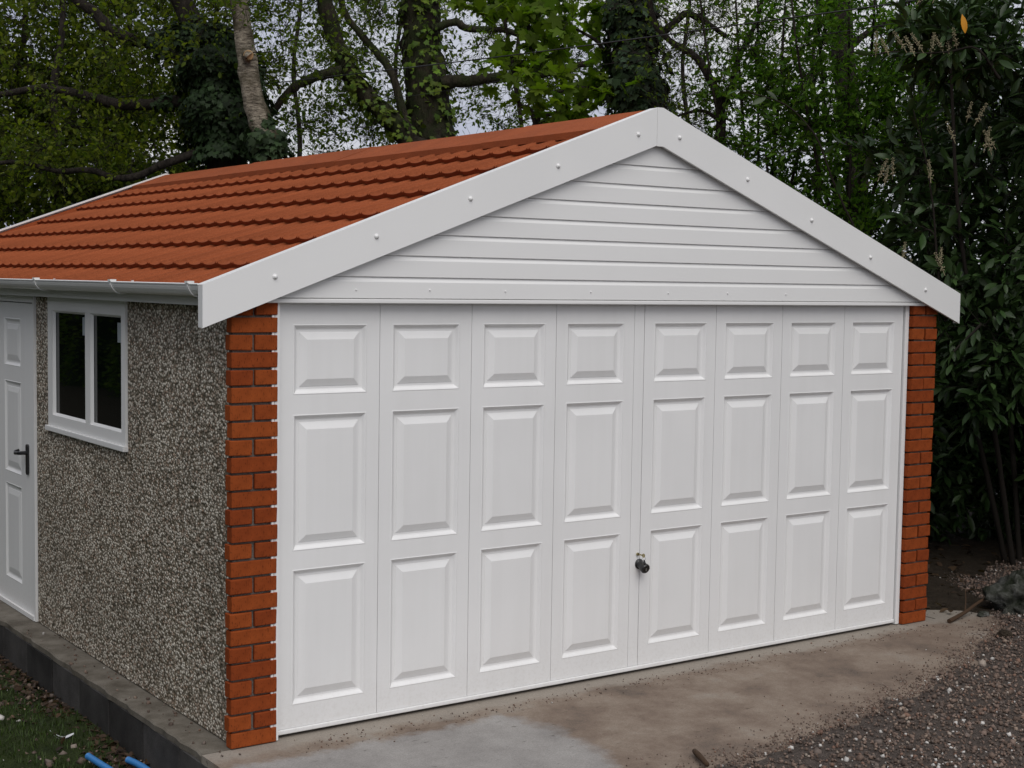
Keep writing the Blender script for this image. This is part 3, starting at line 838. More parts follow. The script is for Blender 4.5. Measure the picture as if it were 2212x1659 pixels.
# ================================================================== PLANTS
def unit(a):
    return a / np.maximum(np.linalg.norm(a, axis=-1, keepdims=True), 1e-9)

def tubes(P, R, k):
    """P (n, S, 3) polylines, R (n, S) radii -> vertices, quads"""
    n, S, _ = P.shape
    Tn = unit(np.gradient(P, axis=1))
    A = unit(np.cross(Tn, np.array([0.31, 0.22, 0.92])))
    B = np.cross(Tn, A)
    a = np.arange(k) * 2 * np.pi / k
    V = P[:, :, None] + R[:, :, None, None] * (np.cos(a)[None, None, :, None] * A[:, :, None] + np.sin(a)[None, None, :, None] * B[:, :, None])
    i = np.arange(n)[:, None, None] * S * k; s = np.arange(S - 1)[None, :, None] * k; q = np.arange(k)[None, None, :]
    q2 = (q + 1) % k
    F = np.stack([i + s + q, i + s + q2, i + s + k + q2, i + s + k + q], -1).reshape(-1, 4)
    return V.reshape(-1, 3), F

class Parts:
    def __init__(s): s.V = []; s.F = []; s.n = 0
    def add(s, V, F): s.V.append(V); s.F.append(F + s.n); s.n += len(V)
    def build(s, name, M, parent, smooth=True):
        return link(name, np_mesh(name, np.concatenate(s.V), np.concatenate(s.F), None, smooth), M, parent)

def smooth_path(pts, n):
    """Catmull-Rom through the points, n samples"""
    p = np.array(pts, float)
    p = np.vstack([2 * p[0] - p[1], p, 2 * p[-1] - p[-2]])
    t = np.linspace(0, len(p) - 3 - 1e-6, n)
    i = t.astype(int); f = (t - i)[:, None]
    a, b_, c_, d = p[i], p[i+1], p[i+2], p[i+3]
    return 0.5 * (2*b_ + (c_ - a) * f + (2*a - 5*b_ + 4*c_ - d) * f**2 + (3*b_ - a - 3*c_ + d) * f**3)

# leaf outlines: x along the blade, y across, z up
def fan(poly, c=(0.35, 0, 0.03)):
    V = np.array([c] + poly, float)
    n = len(poly)
    F = np.array([(0, i + 1, (i + 1) % n + 1) for i in range(n)])
    return V, F
def polar(tips, droop=0.12):
    o = []
    for a, r in tips:
        x, y = r * math.cos(math.radians(a)), r * math.sin(math.radians(a))
        o.append((x + 0.12, y, -droop * r * r + 0.05 * abs(y)))
    return o
OVAL = (np.array([(0, 0, 0), (0.30, 0.24, 0.07), (0.68, 0.25, 0.05), (1, 0, -0.10), (0.68, -0.25, 0.05), (0.30, -0.24, 0.07), (0.5, 0, -0.01)]),
        np.array([(0, 6, 1), (1, 6, 2), (2, 6, 3), (0, 5, 6), (5, 4, 6), (4, 3, 6)]))
SLIM = (np.array([(0, 0, 0), (0.45, 0.22, 0.05), (1, 0, -0.12), (0.45, -0.22, 0.05)]), np.array([(0, 2, 1), (0, 3, 2)]))
LAUREL = (np.array([(0, 0, 0), (0.12, 0, 0.0), (0.40, 0, -0.005), (0.72, 0, -0.03), (1, 0, -0.10),
                    (0.25, 0.115, 0.035), (0.50, 0.165, 0.035), (0.76, 0.135, 0.0), (0.92, 0.055, -0.06),
                    (0.25, -0.115, 0.035), (0.50, -0.165, 0.035), (0.76, -0.135, 0.0), (0.92, -0.055, -0.06)]),
          np.array([(0, 1, 5), (1, 2, 5), (5, 2, 6), (2, 3, 6), (6, 3, 7), (3, 8, 7), (3, 4, 8),
                    (0, 9, 1), (1, 9, 2), (9, 10, 2), (2, 10, 3), (10, 11, 3), (3, 11, 12), (3, 12, 4)]))
SYC = fan(polar([(0, 0.92), (14, 0.66), (22, 0.46), (36, 0.70), (52, 0.80), (64, 0.58), (80, 0.38), (102, 0.50), (125, 0.40), (160, 0.16),
                 (200, 0.16), (235, 0.40), (258, 0.50), (280, 0.38), (296, 0.58), (308, 0.80), (324, 0.70), (338, 0.46), (346, 0.66)]), (0.16, 0, 0.02))
IVY = fan(polar([(0, 0.85), (26, 0.46), (48, 0.62), (80, 0.40), (110, 0.48), (160, 0.18), (200, 0.18), (250, 0.48), (280, 0.40), (312, 0.62), (334, 0.46)], 0.1), (0.14, 0, 0.03))

def leaf_frames(P, D, up=0.6, jit=0.8):
    """P positions, D twig directions -> (n,3,3) frames"""
    n = len(P)
    X = unit(D + rng.normal(0, jit, (n, 3)) + np.array([0, 0, -0.25]))
    Z = rng.normal(0, 0.6, (n, 3)) + np.array([0, 0, up])
    Z = unit(Z - X * (Z * X).sum(1, keepdims=True))
    Y = np.cross(Z, X)
    return np.stack([X, Y, Z], 2)
def leaves_mesh(name, P, Rm, size, cols, tmpl):
    Vt, Ft = tmpl
    V = np.einsum('nij,kj->nki', Rm, Vt) * size[:, None, None] + P[:, None]
    F = Ft[None] + (np.arange(len(P)) * len(Vt))[:, None, None]
    return np_mesh(name, V.reshape(-1, 3), F.reshape(-1, 3), np.repeat(cols, len(Ft), 0))
def palette(n, cols, jit=0.25):
    c = np.array(cols)
    a = c[rng.integers(0, len(c), n)]; b_ = c[rng.integers(0, len(c), n)]
    f = rng.random((n, 1))
    return np.clip((a * f + b_ * (1 - f)) * rng.uniform(1 - jit, 1 + jit, (n, 1)), 0.003, 0.9)

DENS = 1.0
def grow_tree(name, label, cat, base, trunks, crowns, bark_m=None, leaf=OVAL, leaf_m=None, size=0.06, cols=((0.05, 0.09, 0.015),), twig_len=(0.15, 0.5),
              twigs=5, per_twig=6, group=None, big=0, root=None, droop=0.0, leaf_up=0.6, twig_r=0.0028):
    """trunks: list of (points, r0, r1); crowns: list of (centre, radii (3), number of branch tips)"""
    o = empty(name, base, label, cat, group)
    bark_m = bark_m or M_bark
    tr = Parts(); nodes = []; ndir = []; nrad = []
    for pts, r0, r1 in trunks:
        S = 30
        P = smooth_path(pts, S)
        R = np.linspace(r0, r1, S)
        if r1 > 0.045 and P[-1][2] > 5.0:          # the stem goes on tapering into its top
            d = unit(P[-1] - P[-4] + np.array([0, 0, 0.15]))
            ext = smooth_path([P[-1], P[-1] + d * 1.4 + rng.normal(0, .08, 3), P[-1] + d * 2.8 + rng.normal(0, .2, 3), P[-1] + d * 4.0 + rng.normal(0, .3, 3)], 15)[1:]
            P = np.vstack([P, ext]); R = np.append(R, np.linspace(r1 * 0.95, 0.012, 14)); S = 44
            crowns = list(crowns) + [(P[-6], (1.5, 1.5, 1.5), 60)]
        R = R * (1 + 0.05 * rng.normal(size=S))
        P = P + rng.normal(0, 0.06, (S, 3)) * R[:, None]
        V, F = tubes(P[None], R[None], 10)
        tr.add(V, F)
        nodes.append(P); ndir.append(unit(np.gradient(P, axis=0))); nrad.append(R)
    tr.build('trunk', bark_m, o)
    NP, ND, NR = np.concatenate(nodes), np.concatenate(ndir), np.concatenate(nrad)
    tips = []
    for c_, r_, n in crowns:
        d = rng.normal(size=(n, 3)); d = unit(d) * (rng.random((n, 1)) ** (1 / 2.4))
        tips.append(np.array(c_) + d * np.array(r_))
    tips = np.concatenate(tips)
    order = np.argsort([np.min(np.sum((NP - t_) ** 2, 1)) for t_ in tips])
    S = 7
    BP = []; BR = []
    NPl, NDl, NRl = list(NP), list(ND), list(NR)
    NPa = np.zeros((len(NP) + len(tips) * S, 3)); NPa[:len(NP)] = NP; cnt = len(NP)
    NDa = np.zeros_like(NPa); NDa[:cnt] = ND; NRa = np.zeros(len(NPa)); NRa[:cnt] = NR
    for i in order:
        t_ = tips[i]
        d2 = np.sum((NPa[:cnt] - t_) ** 2, 1) + 0.8 * np.maximum(NPa[:cnt, 2] - t_[2], 0) ** 2
        j = int(np.argmin(d2))
        p0 = NPa[j]; ln = math.sqrt(np.sum((p0 - t_) ** 2)) + 1e-6
        u_ = np.linspace(0, 1, S)[:, None]
        ctrl = p0 + NDa[j] * ln * 0.35 + rng.normal(0, 0.12, 3) * ln + np.array([0, 0, 0.08 * ln])
        P = (1 - u_) ** 2 * p0 + 2 * u_ * (1 - u_) * ctrl + u_ ** 2 * t_
        P[1:-1] += rng.normal(0, 0.022, (S - 2, 3)) * ln
        r0 = min(NRa[j] * 0.62, 0.005 + 0.011 * ln)
        R = np.linspace(r0, max(0.0022, r0 * 0.35), S)
        BP.append(P); BR.append(R)
        NPa[cnt:cnt+S] = P; NDa[cnt:cnt+S] = unit(np.gradient(P, axis=0)); NRa[cnt:cnt+S] = R; cnt += S
    BP, BR = np.array(BP), np.array(BR)
    bp = Parts(); V, F = tubes(BP, BR, 4); bp.add(V, F)
    # twigs
    nb = len(BP); nt_ = nb * twigs
    wgt = rng.gamma(0.75, 1.0, nb) + 0.06; bi = np.sort(rng.choice(nb, nt_, p=wgt / wgt.sum())); tt = rng.uniform(0.25, 1.0, nt_) * (S - 1)
    i0 = np.minimum(tt.astype(int), S - 2); f = (tt - i0)[:, None]
    P0 = BP[bi, i0] * (1 - f) + BP[bi, i0 + 1] * f
    D0 = unit(BP[bi, i0 + 1] - BP[bi, i0])
    D = unit(D0 * 0.7 + rng.normal(0, 0.62, (nt_, 3)) + np.array([0, 0, 0.12 - droop]))
    ln = rng.uniform(*twig_len, nt_)
    u_ = np.linspace(0, 1, 4)
    bend = rng.normal(0, 0.25, (nt_, 3)) + np.array([0, 0, 0.10 - droop])
    TP = P0[:, None] + (D[:, None] * u_[None, :, None] + bend[:, None] * (u_ ** 2)[None, :, None]) * ln[:, None, None]
    TR_ = np.linspace(twig_r, twig_r * 0.4, 4)[None].repeat(nt_, 0)
    V, F = tubes(TP, TR_, 3); bp.add(V, F)
    tag(bp.build('branches', M_twig, o), kind='stuff')
    # leaves
    nl = nt_ * per_twig
    ti = np.repeat(np.arange(nt_), per_twig)
    s_ = np.clip(rng.beta(2.0, 1.1, nl), 0, 1) * 3
    i0 = np.minimum(s_.astype(int), 2); f = (s_ - i0)[:, None]
    LP = TP[ti, i0] * (1 - f) + TP[ti, i0 + 1] * f
    LD = unit(TP[ti, i0 + 1] - TP[ti, i0])
    LP = LP + rng.normal(0, 0.012, LP.shape)
    Rm = leaf_frames(LP, LD, leaf_up)
    sz = size * rng.uniform(0.6, 1.25, nl)
    cl = palette(nl, cols)
    if root is not None:      # leaves also given by hand: (P, D, size)
        P2, D2, s2 = root
        LP = np.vstack([LP, P2]); Rm = np.concatenate([Rm, leaf_frames(P2, D2, leaf_up, 0.35)]); sz = np.append(sz, s2); cl = np.vstack([cl, palette(len(P2), cols)])
    lm_ = leaf_m or M_leaf
    rest = np.ones(len(LP), bool)
    if big:
        pick_leaves(o, LP, Rm, sz, cl, leaf, lm_, big, rest)
    tag(link('crown', leaves_mesh('crown', LP[rest], Rm[rest], sz[rest], cl[rest], leaf), lm_, o), kind='stuff')
    return o

def view(P):
    d = P - CAM
    D = d @ CF
    return 1106 + 3143.307 * (d @ CR) / D, 829.5 - 3143.307 * (d @ CU) / D, D

def pick_leaves(o, LP, Rm, sz, cl, tmpl, M, n, rest):
    """the n largest leaves in view become leaf objects of their own, sharing a handful of meshes"""
    u_, v_, D = view(LP)
    inv = (u_ > 5) & (u_ < 2207) & (v_ > 5) & (v_ < 1654)
    face = np.abs(np.einsum('ni,ni->n', Rm[:, :, 2], unit(LP - CAM)))
    score = np.where(inv, sz / D * (0.35 + face) / (0.6 + 0.4 * D / D.min()), 0)
    idx = np.argsort(-score)[:n]
    idx = idx[score[idx] > 0]
    K = 6
    means = [cl[idx[k::K]].mean(0) for k in range(K)]
    mesh = []
    for k in range(K):
        me = np_mesh('leaf', tmpl[0] * np.array([1, rng.uniform(0.9, 1.1), rng.uniform(0.7, 1.5)]), tmpl[1], np.repeat(palette(1, [means[k]], 0.3), len(tmpl[1]), 0))
        me.materials.append(M)
        mesh.append(me)
    for q, i in enumerate(idx):
        lf_ = link('leaf', mesh[q % K], None, o)
        Mx = Matrix(((Rm[i] * sz[i])).tolist()).to_4x4()
        Mx.translation = Vector(LP[i])
        lf_.matrix_basis = Mx
    rest[idx] = False

def ivy_on(o, path, rad, n, size, cols, spread=1.0):
    """ivy leaves held close round a stem; path points, rad radius at both ends"""
    P = smooth_path(path, 60)
    i = rng.integers(0, 59, n); f = rng.random((n, 1))
    c = P[i] * (1 - f) + P[i + 1] * f
    Tn = unit(P[i + 1] - P[i])
    a = rng.normal(size=(n, 3)); a = unit(a - Tn * (a * Tn).sum(1, keepdims=True))
    r = np.interp(i / 59, [0, 1], rad) * (0.45 + 0.65 * rng.random(n) ** 0.6) * (1 + 0.22 * np.sin(i * 0.21 + 3 * a[:, 0] + 2 * a[:, 1]))
    LP = c + a * r[:, None]
    Z = unit(a * 1.2 + rng.normal(0, 0.45, (n, 3)) + np.array([0, 0, 0.5]))
    X = np.array([0, 0, -1.0]) + rng.normal(0, 0.5, (n, 3)); X = unit(X - Z * (X * Z).sum(1, keepdims=True))
    Rm = np.stack([X, np.cross(Z, X), Z], 2)
    sz = size * rng.uniform(0.55, 1.25, n)
    tag(link('ivy', leaves_mesh('ivy', LP, Rm, sz, palette(n, cols, 0.35), IVY), M_ivy, o), kind='stuff')

def gnd(p, z=-0.05):
    return (p[0], p[1], z)
def px(D, *uv):
    return [at(u, v, D) for u, v in uv]
def rooted(D, *uv):
    """path whose first (lowest) point is carried straight down into the ground"""
    pts = px(D, *uv)
    b0 = np.array([pts[0][0] + 0.05, pts[0][1] + 0.05, -0.1])
    return [b0] + pts

GREEN_MID = [(0.075, 0.120, 0.014), (0.050, 0.095, 0.012), (0.105, 0.150, 0.018), (0.080, 0.105, 0.014)]
GREEN_YEL = [(0.100, 0.130, 0.012), (0.065, 0.100, 0.011), (0.135, 0.160, 0.015), (0.042, 0.066, 0.009)]
GREEN_FRESH = [(0.072, 0.160, 0.014), (0.055, 0.128, 0.012), (0.105, 0.185, 0.020), (0.040, 0.090, 0.011)]
GREEN_SYC = [(0.090, 0.165, 0.013), (0.070, 0.135, 0.011), (0.125, 0.185, 0.018), (0.090, 0.130, 0.014)]
GREEN_IVY = [(0.016, 0.032, 0.010), (0.022, 0.042, 0.014), (0.040, 0.066, 0.027), (0.012, 0.022, 0.008)]
GREEN_LAUREL = [(0.020, 0.044, 0.012), (0.030, 0.062, 0.016), (0.045, 0.082, 0.024), (0.025, 0.042, 0.014)]

# --- birch with a sawn stub
D = 14.0
tp = rooted(D, (582, 360), (566, 290), (546, 205), (531, 120), (517, 10), (512, -110), (520, -240), (515, -380))
birch = grow_tree('birch_tree', 'pale peeling birch trunk with a sawn-off branch stub, rising behind the roof', 'tree', gnd(tp[0]),
    [(tp, 0.125, 0.07), ([at(530, 118, D), at(541, 100, D - 0.08), at(536, 119, D - 0.17)][::1][:1] + [at(534, 121, D - 0.10), at(537, 119, D - 0.19)], 0.055, 0.046)],
    [(at(540, -40, D + 0.3), (1.3, 1.3, 1.0), 60), (at(620, 120, D + 0.5), (0.9, 0.9, 0.8), 40)], M_birch, OVAL, None, 0.045, GREEN_MID, (0.12, 0.4), 4, 5)
cut = MB().tube([at(537, 119, D - 0.186), at(536.6, 119.4, D - 0.196)], [0.048, 0.047], 16).build('sawn_stub', M_cut, birch)
ivy_on(birch, px(D, (560, 250), (575, 300), (588, 345)), (0.08, 0.20), 650, 0.07, GREEN_IVY)
ivy_on(birch, [tp[0], tp[1], at(572, 310, D)], (0.26, 0.20), 500, 0.075, GREEN_IVY)

# --- dark ivy-smothered tree left of it
D = 14.7
tp = rooted(D, (486, 360), (478, 260), (470, 170), (448, 100), (400, 20), (372, -70), (350, -200))
l1 = px(D, (470, 215), (394, 217), (318, 226), (258, 225), (192, 208), (131, 195), (82, 190), (10, 203), (-90, 215))
l2 = px(D + .2, (462, 140), (400, 112), (329, 93), (274, 82), (233, 60), (203, 25), (165, 0), (130, -60))
l3 = px(D - .2, (486, 320), (439, 326), (356, 354), (296, 381), (247, 384), (192, 367), (123, 370), (40, 350), (-60, 360))
ivt = grow_tree('ivy_clad_tree', 'black-green tree smothered in ivy beside the birch, its crooked limbs reaching far left', 'tree', gnd(tp[0]),
    [(tp, 0.17, 0.09), (l1, 0.065, 0.028), (l2, 0.075, 0.045), (l3, 0.05, 0.018)],
    [(at(250, 150, D), (2.0, 1.2, 1.1), 110), (at(430, 90, D + .4), (1.2, 1.0, 0.9), 50), (at(200, 330, D), (1.5, 1.0, 0.6), 60), (at(330, -60, D), (1.8, 1.4, 1.0), 80)],
    M_bark, OVAL, None, 0.058, GREEN_YEL, (0.15, 0.5), 5, 6)
ivy_on(ivt, px(D - .1, (488, 350), (482, 260), (474, 180), (458, 120)), (0.38, 0.32), 5200, 0.062, GREEN_IVY[:2] + GREEN_IVY[3:])
ivy_on(ivt, px(D, (458, 120), (430, 80), (385, 92), (330, 93)), (0.26, 0.12), 1500, 0.058, GREEN_IVY)
ivy_on(ivt, px(D - .1, (440, 70), (500, 120), (530, 180), (545, 260)), (0.16, 0.2), 1900, 0.058, GREEN_IVY[:2] + GREEN_IVY[3:])
ivy_on(ivt, px(D, (470, 216), (410, 218), (330, 226)), (0.14, 0.05), 350, 0.06, GREEN_IVY)

# --- leaning trunk
D = 15.2
tp = rooted(D, (945, 420), (880, 298), (830, 246), (784, 200), (757, 160), (733, 110), (708, 30), (692, -50), (660, -180))
lb = px(D - .15, (742, 152), (690, 163), (640, 186), (610, 215), (588, 245), (565, 262))
ls = px(D + .2, (890, 320), (850, 170), (812, 112), (775, 69), (745, 27), (735, -40), (750, -140))
lean = grow_tree('leaning_tree', 'mossy trunk leaning left behind the roof ridge, with one thick limb bending down left', 'tree', gnd(tp[0]),
    [(tp, 0.115, 0.085), (lb, 0.06, 0.026), (ls, 0.045, 0.028)],
    [(at(690, 110, D + .5), (1.1, 1.0, 0.9), 55), (at(700, 270, D + .4), (1.0, 0.8, 0.45), 42), (at(760, -30, D), (1.5, 1.3, 0.8), 50), (at(840, 180, D + .8), (0.8, 0.8, 0.9), 36)],
    M_mossbark, OVAL, None, 0.050, GREEN_MID, (0.15, 0.45), 5, 4)

ivy_on(lean, px(D - .05, (880, 310), (830, 250), (784, 204), (757, 164), (733, 110)), (0.17, 0.12), 420, 0.06, GREEN_MID)

# --- thick trunk
D = 15.8
tp = rooted(D, (944, 380), (934, 300), (924, 210), (915, 110), (908, 10), (904, -90), (890, -220))
l1 = px(D - .2, (955, 178), (1011, 176), (1066, 168), (1152, 163), (1215, 150), (1290, 130))
l2 = px(D - .2, (935, 62), (984, 48), (1012, 62), (1094, 66), (1150, 90), (1220, 110))
thk = grow_tree('oak_tree', 'thickest upright trunk with a sprinkling of ivy, behind the middle of the ridge', 'tree', gnd(tp[0]),
    [(tp, 0.25, 0.21), (l1, 0.075, 0.03), (l2, 0.05, 0.02)],
    [(at(1060, 60, D), (1.2, 1.0, 0.9), 55), (at(1080, 240, D + .5), (1.2, 0.8, 0.45), 48), (at(880, -40, D), (1.6, 1.4, 0.7), 50), (at(860, 130, D + .6), (0.8, 0.8, 0.9), 36)],
    M_mossbark, OVAL, None, 0.050, GREEN_MID, (0.15, 0.45), 5, 4)
ivy_on(thk, px(D - .05, (938, 350), (926, 220), (916, 110), (908, 0), (904, -60)), (0.27, 0.24), 750, 0.075, GREEN_MID + GREEN_SYC[:1])

# --- ivy column behind the apex
D = 13.2
tp = rooted(D, (1386, 330), (1380, 240), (1374, 150), (1368, 60), (1362, -50), (1355, -180))
l1 = px(D, (1380, 190), (1322, 194), (1256, 190), (1200, 200))
l2 = px(D, (1378, 130), (1426, 77), (1456, 49), (1481, 30), (1508, 38), (1535, 55), (1570, 80))
l3 = px(D + .1, (1376, 170), (1320, 130), (1290, 90), (1240, 60))
iv2 = grow_tree('ivy_clad_tree', 'upright trunk wrapped in glossy ivy leaves directly behind the gable apex', 'tree', gnd(tp[0]),
    [(tp, 0.14, 0.11), (l1, 0.03, 0.012), (l2, 0.045, 0.02), (l3, 0.03, 0.012)],
    [(at(1470, 90, D + .4), (0.9, 0.8, 0.8), 45), (at(1290, 90, D + .6), (0.8, 0.8, 0.8), 25), (at(1400, -60, D), (1.2, 1.2, 0.6), 50)],
    M_bark, OVAL, None, 0.032, GREEN_MID, (0.12, 0.4), 5, 2)
ivy_on(iv2, px(D - .02, (1386, 320), (1380, 240), (1375, 150), (1368, 60), (1362, -50)), (0.27, 0.19), 2600, 0.085, GREEN_IVY + [(0.05, 0.085, 0.045)])

# --- sycamore sapling with large lobed leaves
D = 13.4
b0 = at(1160, 330, D)
s1 = [np.array([b0[0], b0[1], -0.1]), b0, at(1162, 230, D), at(1150, 130, D), at(1140, 40, D), at(1130, -80, D)]
s2 = [np.array([b0[0], b0[1], -0.1]), b0, at(1120, 220, D - .1), at(1105, 120, D), at(1090, 30, D), at(1100, -80, D)]
s3 = [np.array([b0[0], b0[1], -0.1]), b0, at(1230, 250, D + .1), at(1290, 180, D + .1), at(1310, 110, D), at(1320, 30, D)]
grow_tree('sycamore_tree', 'slender sycamore with large bright lobed leaves, between the thick trunk and the gable apex', 'tree', gnd(tp[0]) if False else gnd(s1[0]),
    [(s1, 0.03, 0.015), (s2, 0.025, 0.012), (s3, 0.028, 0.012)],
    [(at(1180, 140, D - .2), (0.72, 0.6, 0.60), 42), (at(1110, 70, D), (0.5, 0.5, 0.5), 20), (at(1270, 210, D - .2), (0.55, 0.45, 0.30), 22), (at(1210, 10, D), (0.9, 0.7, 0.35), 20)],
    M_bark, SYC, None, 0.112, GREEN_SYC, (0.10, 0.34), 3, 3, big=230, leaf_up=1.0, twig_r=0.003)

# --- thin forked tree right of the apex
D = 12.7
tp = rooted(D, (1560, 430), (1557, 300), (1557, 222), (1536, 176), (1503, 123), (1450, 90), (1410, 40), (1400, -60))
l1 = px(D, (1557, 230), (1582, 185), (1590, 140), (1612, 90), (1640, 30), (1650, -60))
l2 = px(D, (1557, 262), (1520, 240), (1480, 245), (1440, 262))
grow_tree('forked_tree', 'thin grey-brown forked tree with bare twisting twigs, just right of the gable apex', 'tree', gnd(tp[0]),
    [(tp, 0.055, 0.02), (l1, 0.038, 0.014), (l2, 0.02, 0.008)],
    [(at(1530, 130, D), (1.0, 0.8, 0.8), 75), (at(1500, 260, D + .3), (0.7, 0.6, 0.4), 28), (at(1560, 0, D), (1.2, 1.0, 0.5), 60)],
    M_bark, OVAL, None, 0.040, GREEN_MID, (0.15, 0.45), 5, 2)

# --- fresh green small-leaved trees over the right slope
for (label, u0, D, cr) in (
    ('fresh green small-leaved hawthorn above the right roof slope, nearest the apex', 1640, 12.6, [((1610, 330), (0.65, 0.7, 0.75), 120), ((1690, 210), (0.6, 0.7, 0.75), 110), ((1650, 460), (0.7, 0.6, 0.5), 80), ((1680, 60), (0.7, 0.8, 0.5), 50)]),
    ('fresh green small-leaved hawthorn left of the laurel, overhanging the right bargeboard', 1830, 12.2, [((1800, 330), (0.65, 0.7, 0.8), 140), ((1790, 160), (0.6, 0.7, 0.6), 90), ((1860, 480), (0.7, 0.6, 0.6), 110), ((1900, 230), (0.6, 0.6, 0.8), 80), ((1850, 30), (0.8, 0.8, 0.5), 50)]),
    ('fresh green hawthorn partly hidden behind the flowering laurel', 2040, 12.8, [((2000, 250), (0.7, 0.7, 0.9), 120), ((2100, 120), (0.8, 0.7, 0.8), 90), ((2080, 420), (0.8, 0.7, 0.8), 110), ((2180, 300), (0.6, 0.7, 0.9), 80)])):
    b0 = at(u0, 620, D); g0 = np.array([b0[0], b0[1], -0.1])
    stems = []
    for k in range(5):
        du = (k - 2) * 55 + random.uniform(-15, 15)
        stems.append(([g0 + np.array([0.05 * k - .1, 0.03 * k, 0]), at(u0 + du * 0.25, 560, D), at(u0 + du * 0.6, 380, D + random.uniform(-.2, .2)), at(u0 + du * 0.95, 200, D + random.uniform(-.4, .4)), at(u0 + du * 1.2, 20, D + random.uniform(-.4, .4)), at(u0 + du * 1.3, -120, D)], 0.020, 0.006))
    grow_tree('hawthorn_tree', label, 'tree', gnd(g0), stems, [(at(*c, D), r, int(n * 0.52)) for c, r, n in cr], M_bark, SLIM, None, 0.066, GREEN_FRESH, (0.12, 0.36), 5, 8, group='hawthorns right of the garage', leaf_up=0.5)

# --- dark trunks behind them
for label, uv, D, r in (('plain dark trunk standing behind the hawthorns, left of the flowering laurel sprays', [(1850, 420), (1838, 290), (1822, 130), (1814, 0), (1808, -140)], 15.0, 0.13),
                        ('slim dark trunk behind the flowering laurel sprays at upper right', [(2010, 420), (2004, 260), (2000, 150), (1996, 20), (1990, -120)], 15.4, 0.11)):
    tp = rooted(D, *uv)
    u0 = uv[2][0]
    grow_tree('ash_tree', label, 'tree', gnd(tp[0]), [(tp, r, r * 0.8), (px(D, (u0 + 2, 110), (u0 + 70, 60), (u0 + 130, 45), (u0 + 190, 80)), 0.04, 0.015)],
        [(at(u0, 100, D), (1.3, 1.1, 1.1), 50), (at(u0 + 40, 300, D + .6), (1.3, 0.9, 0.9), 50)], M_bark, OVAL, None, 0.042, GREEN_MID, (0.15, 0.45), 5, 4, group='dark trunks behind the hawthorns')

# --- far trees closing the gaps
for label, u0, D, cr in (
    ('dense yellow-green tree filling the far left behind the roof verge', 40, 17.5, [((60, 120), (1.5, 1.2, 1.1), 190), ((40, 330), (1.4, 1.0, 0.9), 190), ((-60, 200), (1.2, 1.0, 1.4), 80), ((100, -60), (1.6, 1.2, 0.8), 80)]),
    ('dense dull-green tree behind the ivy-smothered tree, above the far end of the verge', 265, 18.5, [((230, 300), (1.5, 1.2, 0.9), 210), ((330, 180), (1.3, 1.1, 1.0), 150), ((180, 150), (1.2, 1.0, 0.8), 90), ((300, 10), (1.6, 1.2, 0.7), 70)]),
    ('low leafy tree crown just over the white rear verge', 120, 16.0, [((110, 440), (1.5, 0.7, 0.5), 170), ((260, 395), (0.9, 0.6, 0.35), 90), ((-40, 480), (1.0, 0.7, 0.6), 70)])):
    tp = rooted(D, (u0, 520), (u0 + 10, 350), (u0 - 5, 200), (u0 + 15, 50), (u0 + 5, -120))
    grow_tree('leafy_tree', label, 'tree', gnd(tp[0]), [(tp, 0.055, 0.03)], [(at(*c, D), r, int(n * 1.05)) for c, r, n in cr], M_bark, OVAL, None, 0.075, GREEN_YEL, (0.2, 0.6), 5, 6, group='leafy trees at the far left')
for label, u0, D, cr in (
    ('twiggy alder far behind the birch and the leaning trunk', 640, 20.5, [((640, 150), (1.5, 1.0, 1.3), 170), ((700, 290), (1.5, 1.0, 0.5), 110), ((620, 20), (1.5, 1.2, 0.7), 80)]),
    ('twiggy alder far behind the thick trunk', 860, 21.0, [((840, 110), (1.4, 1.0, 1.3), 150), ((900, 260), (1.4, 1.0, 0.5), 90), ((830, -10), (1.4, 1.2, 0.6), 80)]),
    ('twiggy alder far behind the sycamore', 1120, 21.5, [((1130, 200), (1.4, 1.0, 1.0), 170), ((1080, 60), (1.6, 1.0, 1.0), 130), ((1250, 120), (1.2, 1.0, 1.2), 110)]),
    ('twiggy alder far behind the thin forked tree', 1480, 21.0, [((1490, 150), (1.5, 1.0, 1.3), 170), ((1480, 290), (1.4, 1.0, 0.6), 100), ((1620, 100), (1.3, 1.0, 1.3), 120)]),
    ('twiggy alder far behind the hawthorns', 1760, 21.0, [((1760, 180), (1.5, 1.0, 1.5), 170), ((1900, 200), (1.5, 1.0, 1.5), 150), ((2060, 150), (1.5, 1.0, 1.5), 150)])):
    tp = rooted(D, (u0, 480), (u0 + 8, 300), (u0 - 6, 150), (u0 + 10, 0), (u0, -120))
    grow_tree('alder_tree', label, 'tree', gnd(tp[0]), [(tp, 0.045, 0.02)], [(at(*c, D), r, int(n * 0.45)) for c, r, n in cr], M_bark, OVAL, None, 0.070, GREEN_MID, (0.2, 0.6), 4, 3, group='twiggy alders far behind the garage')

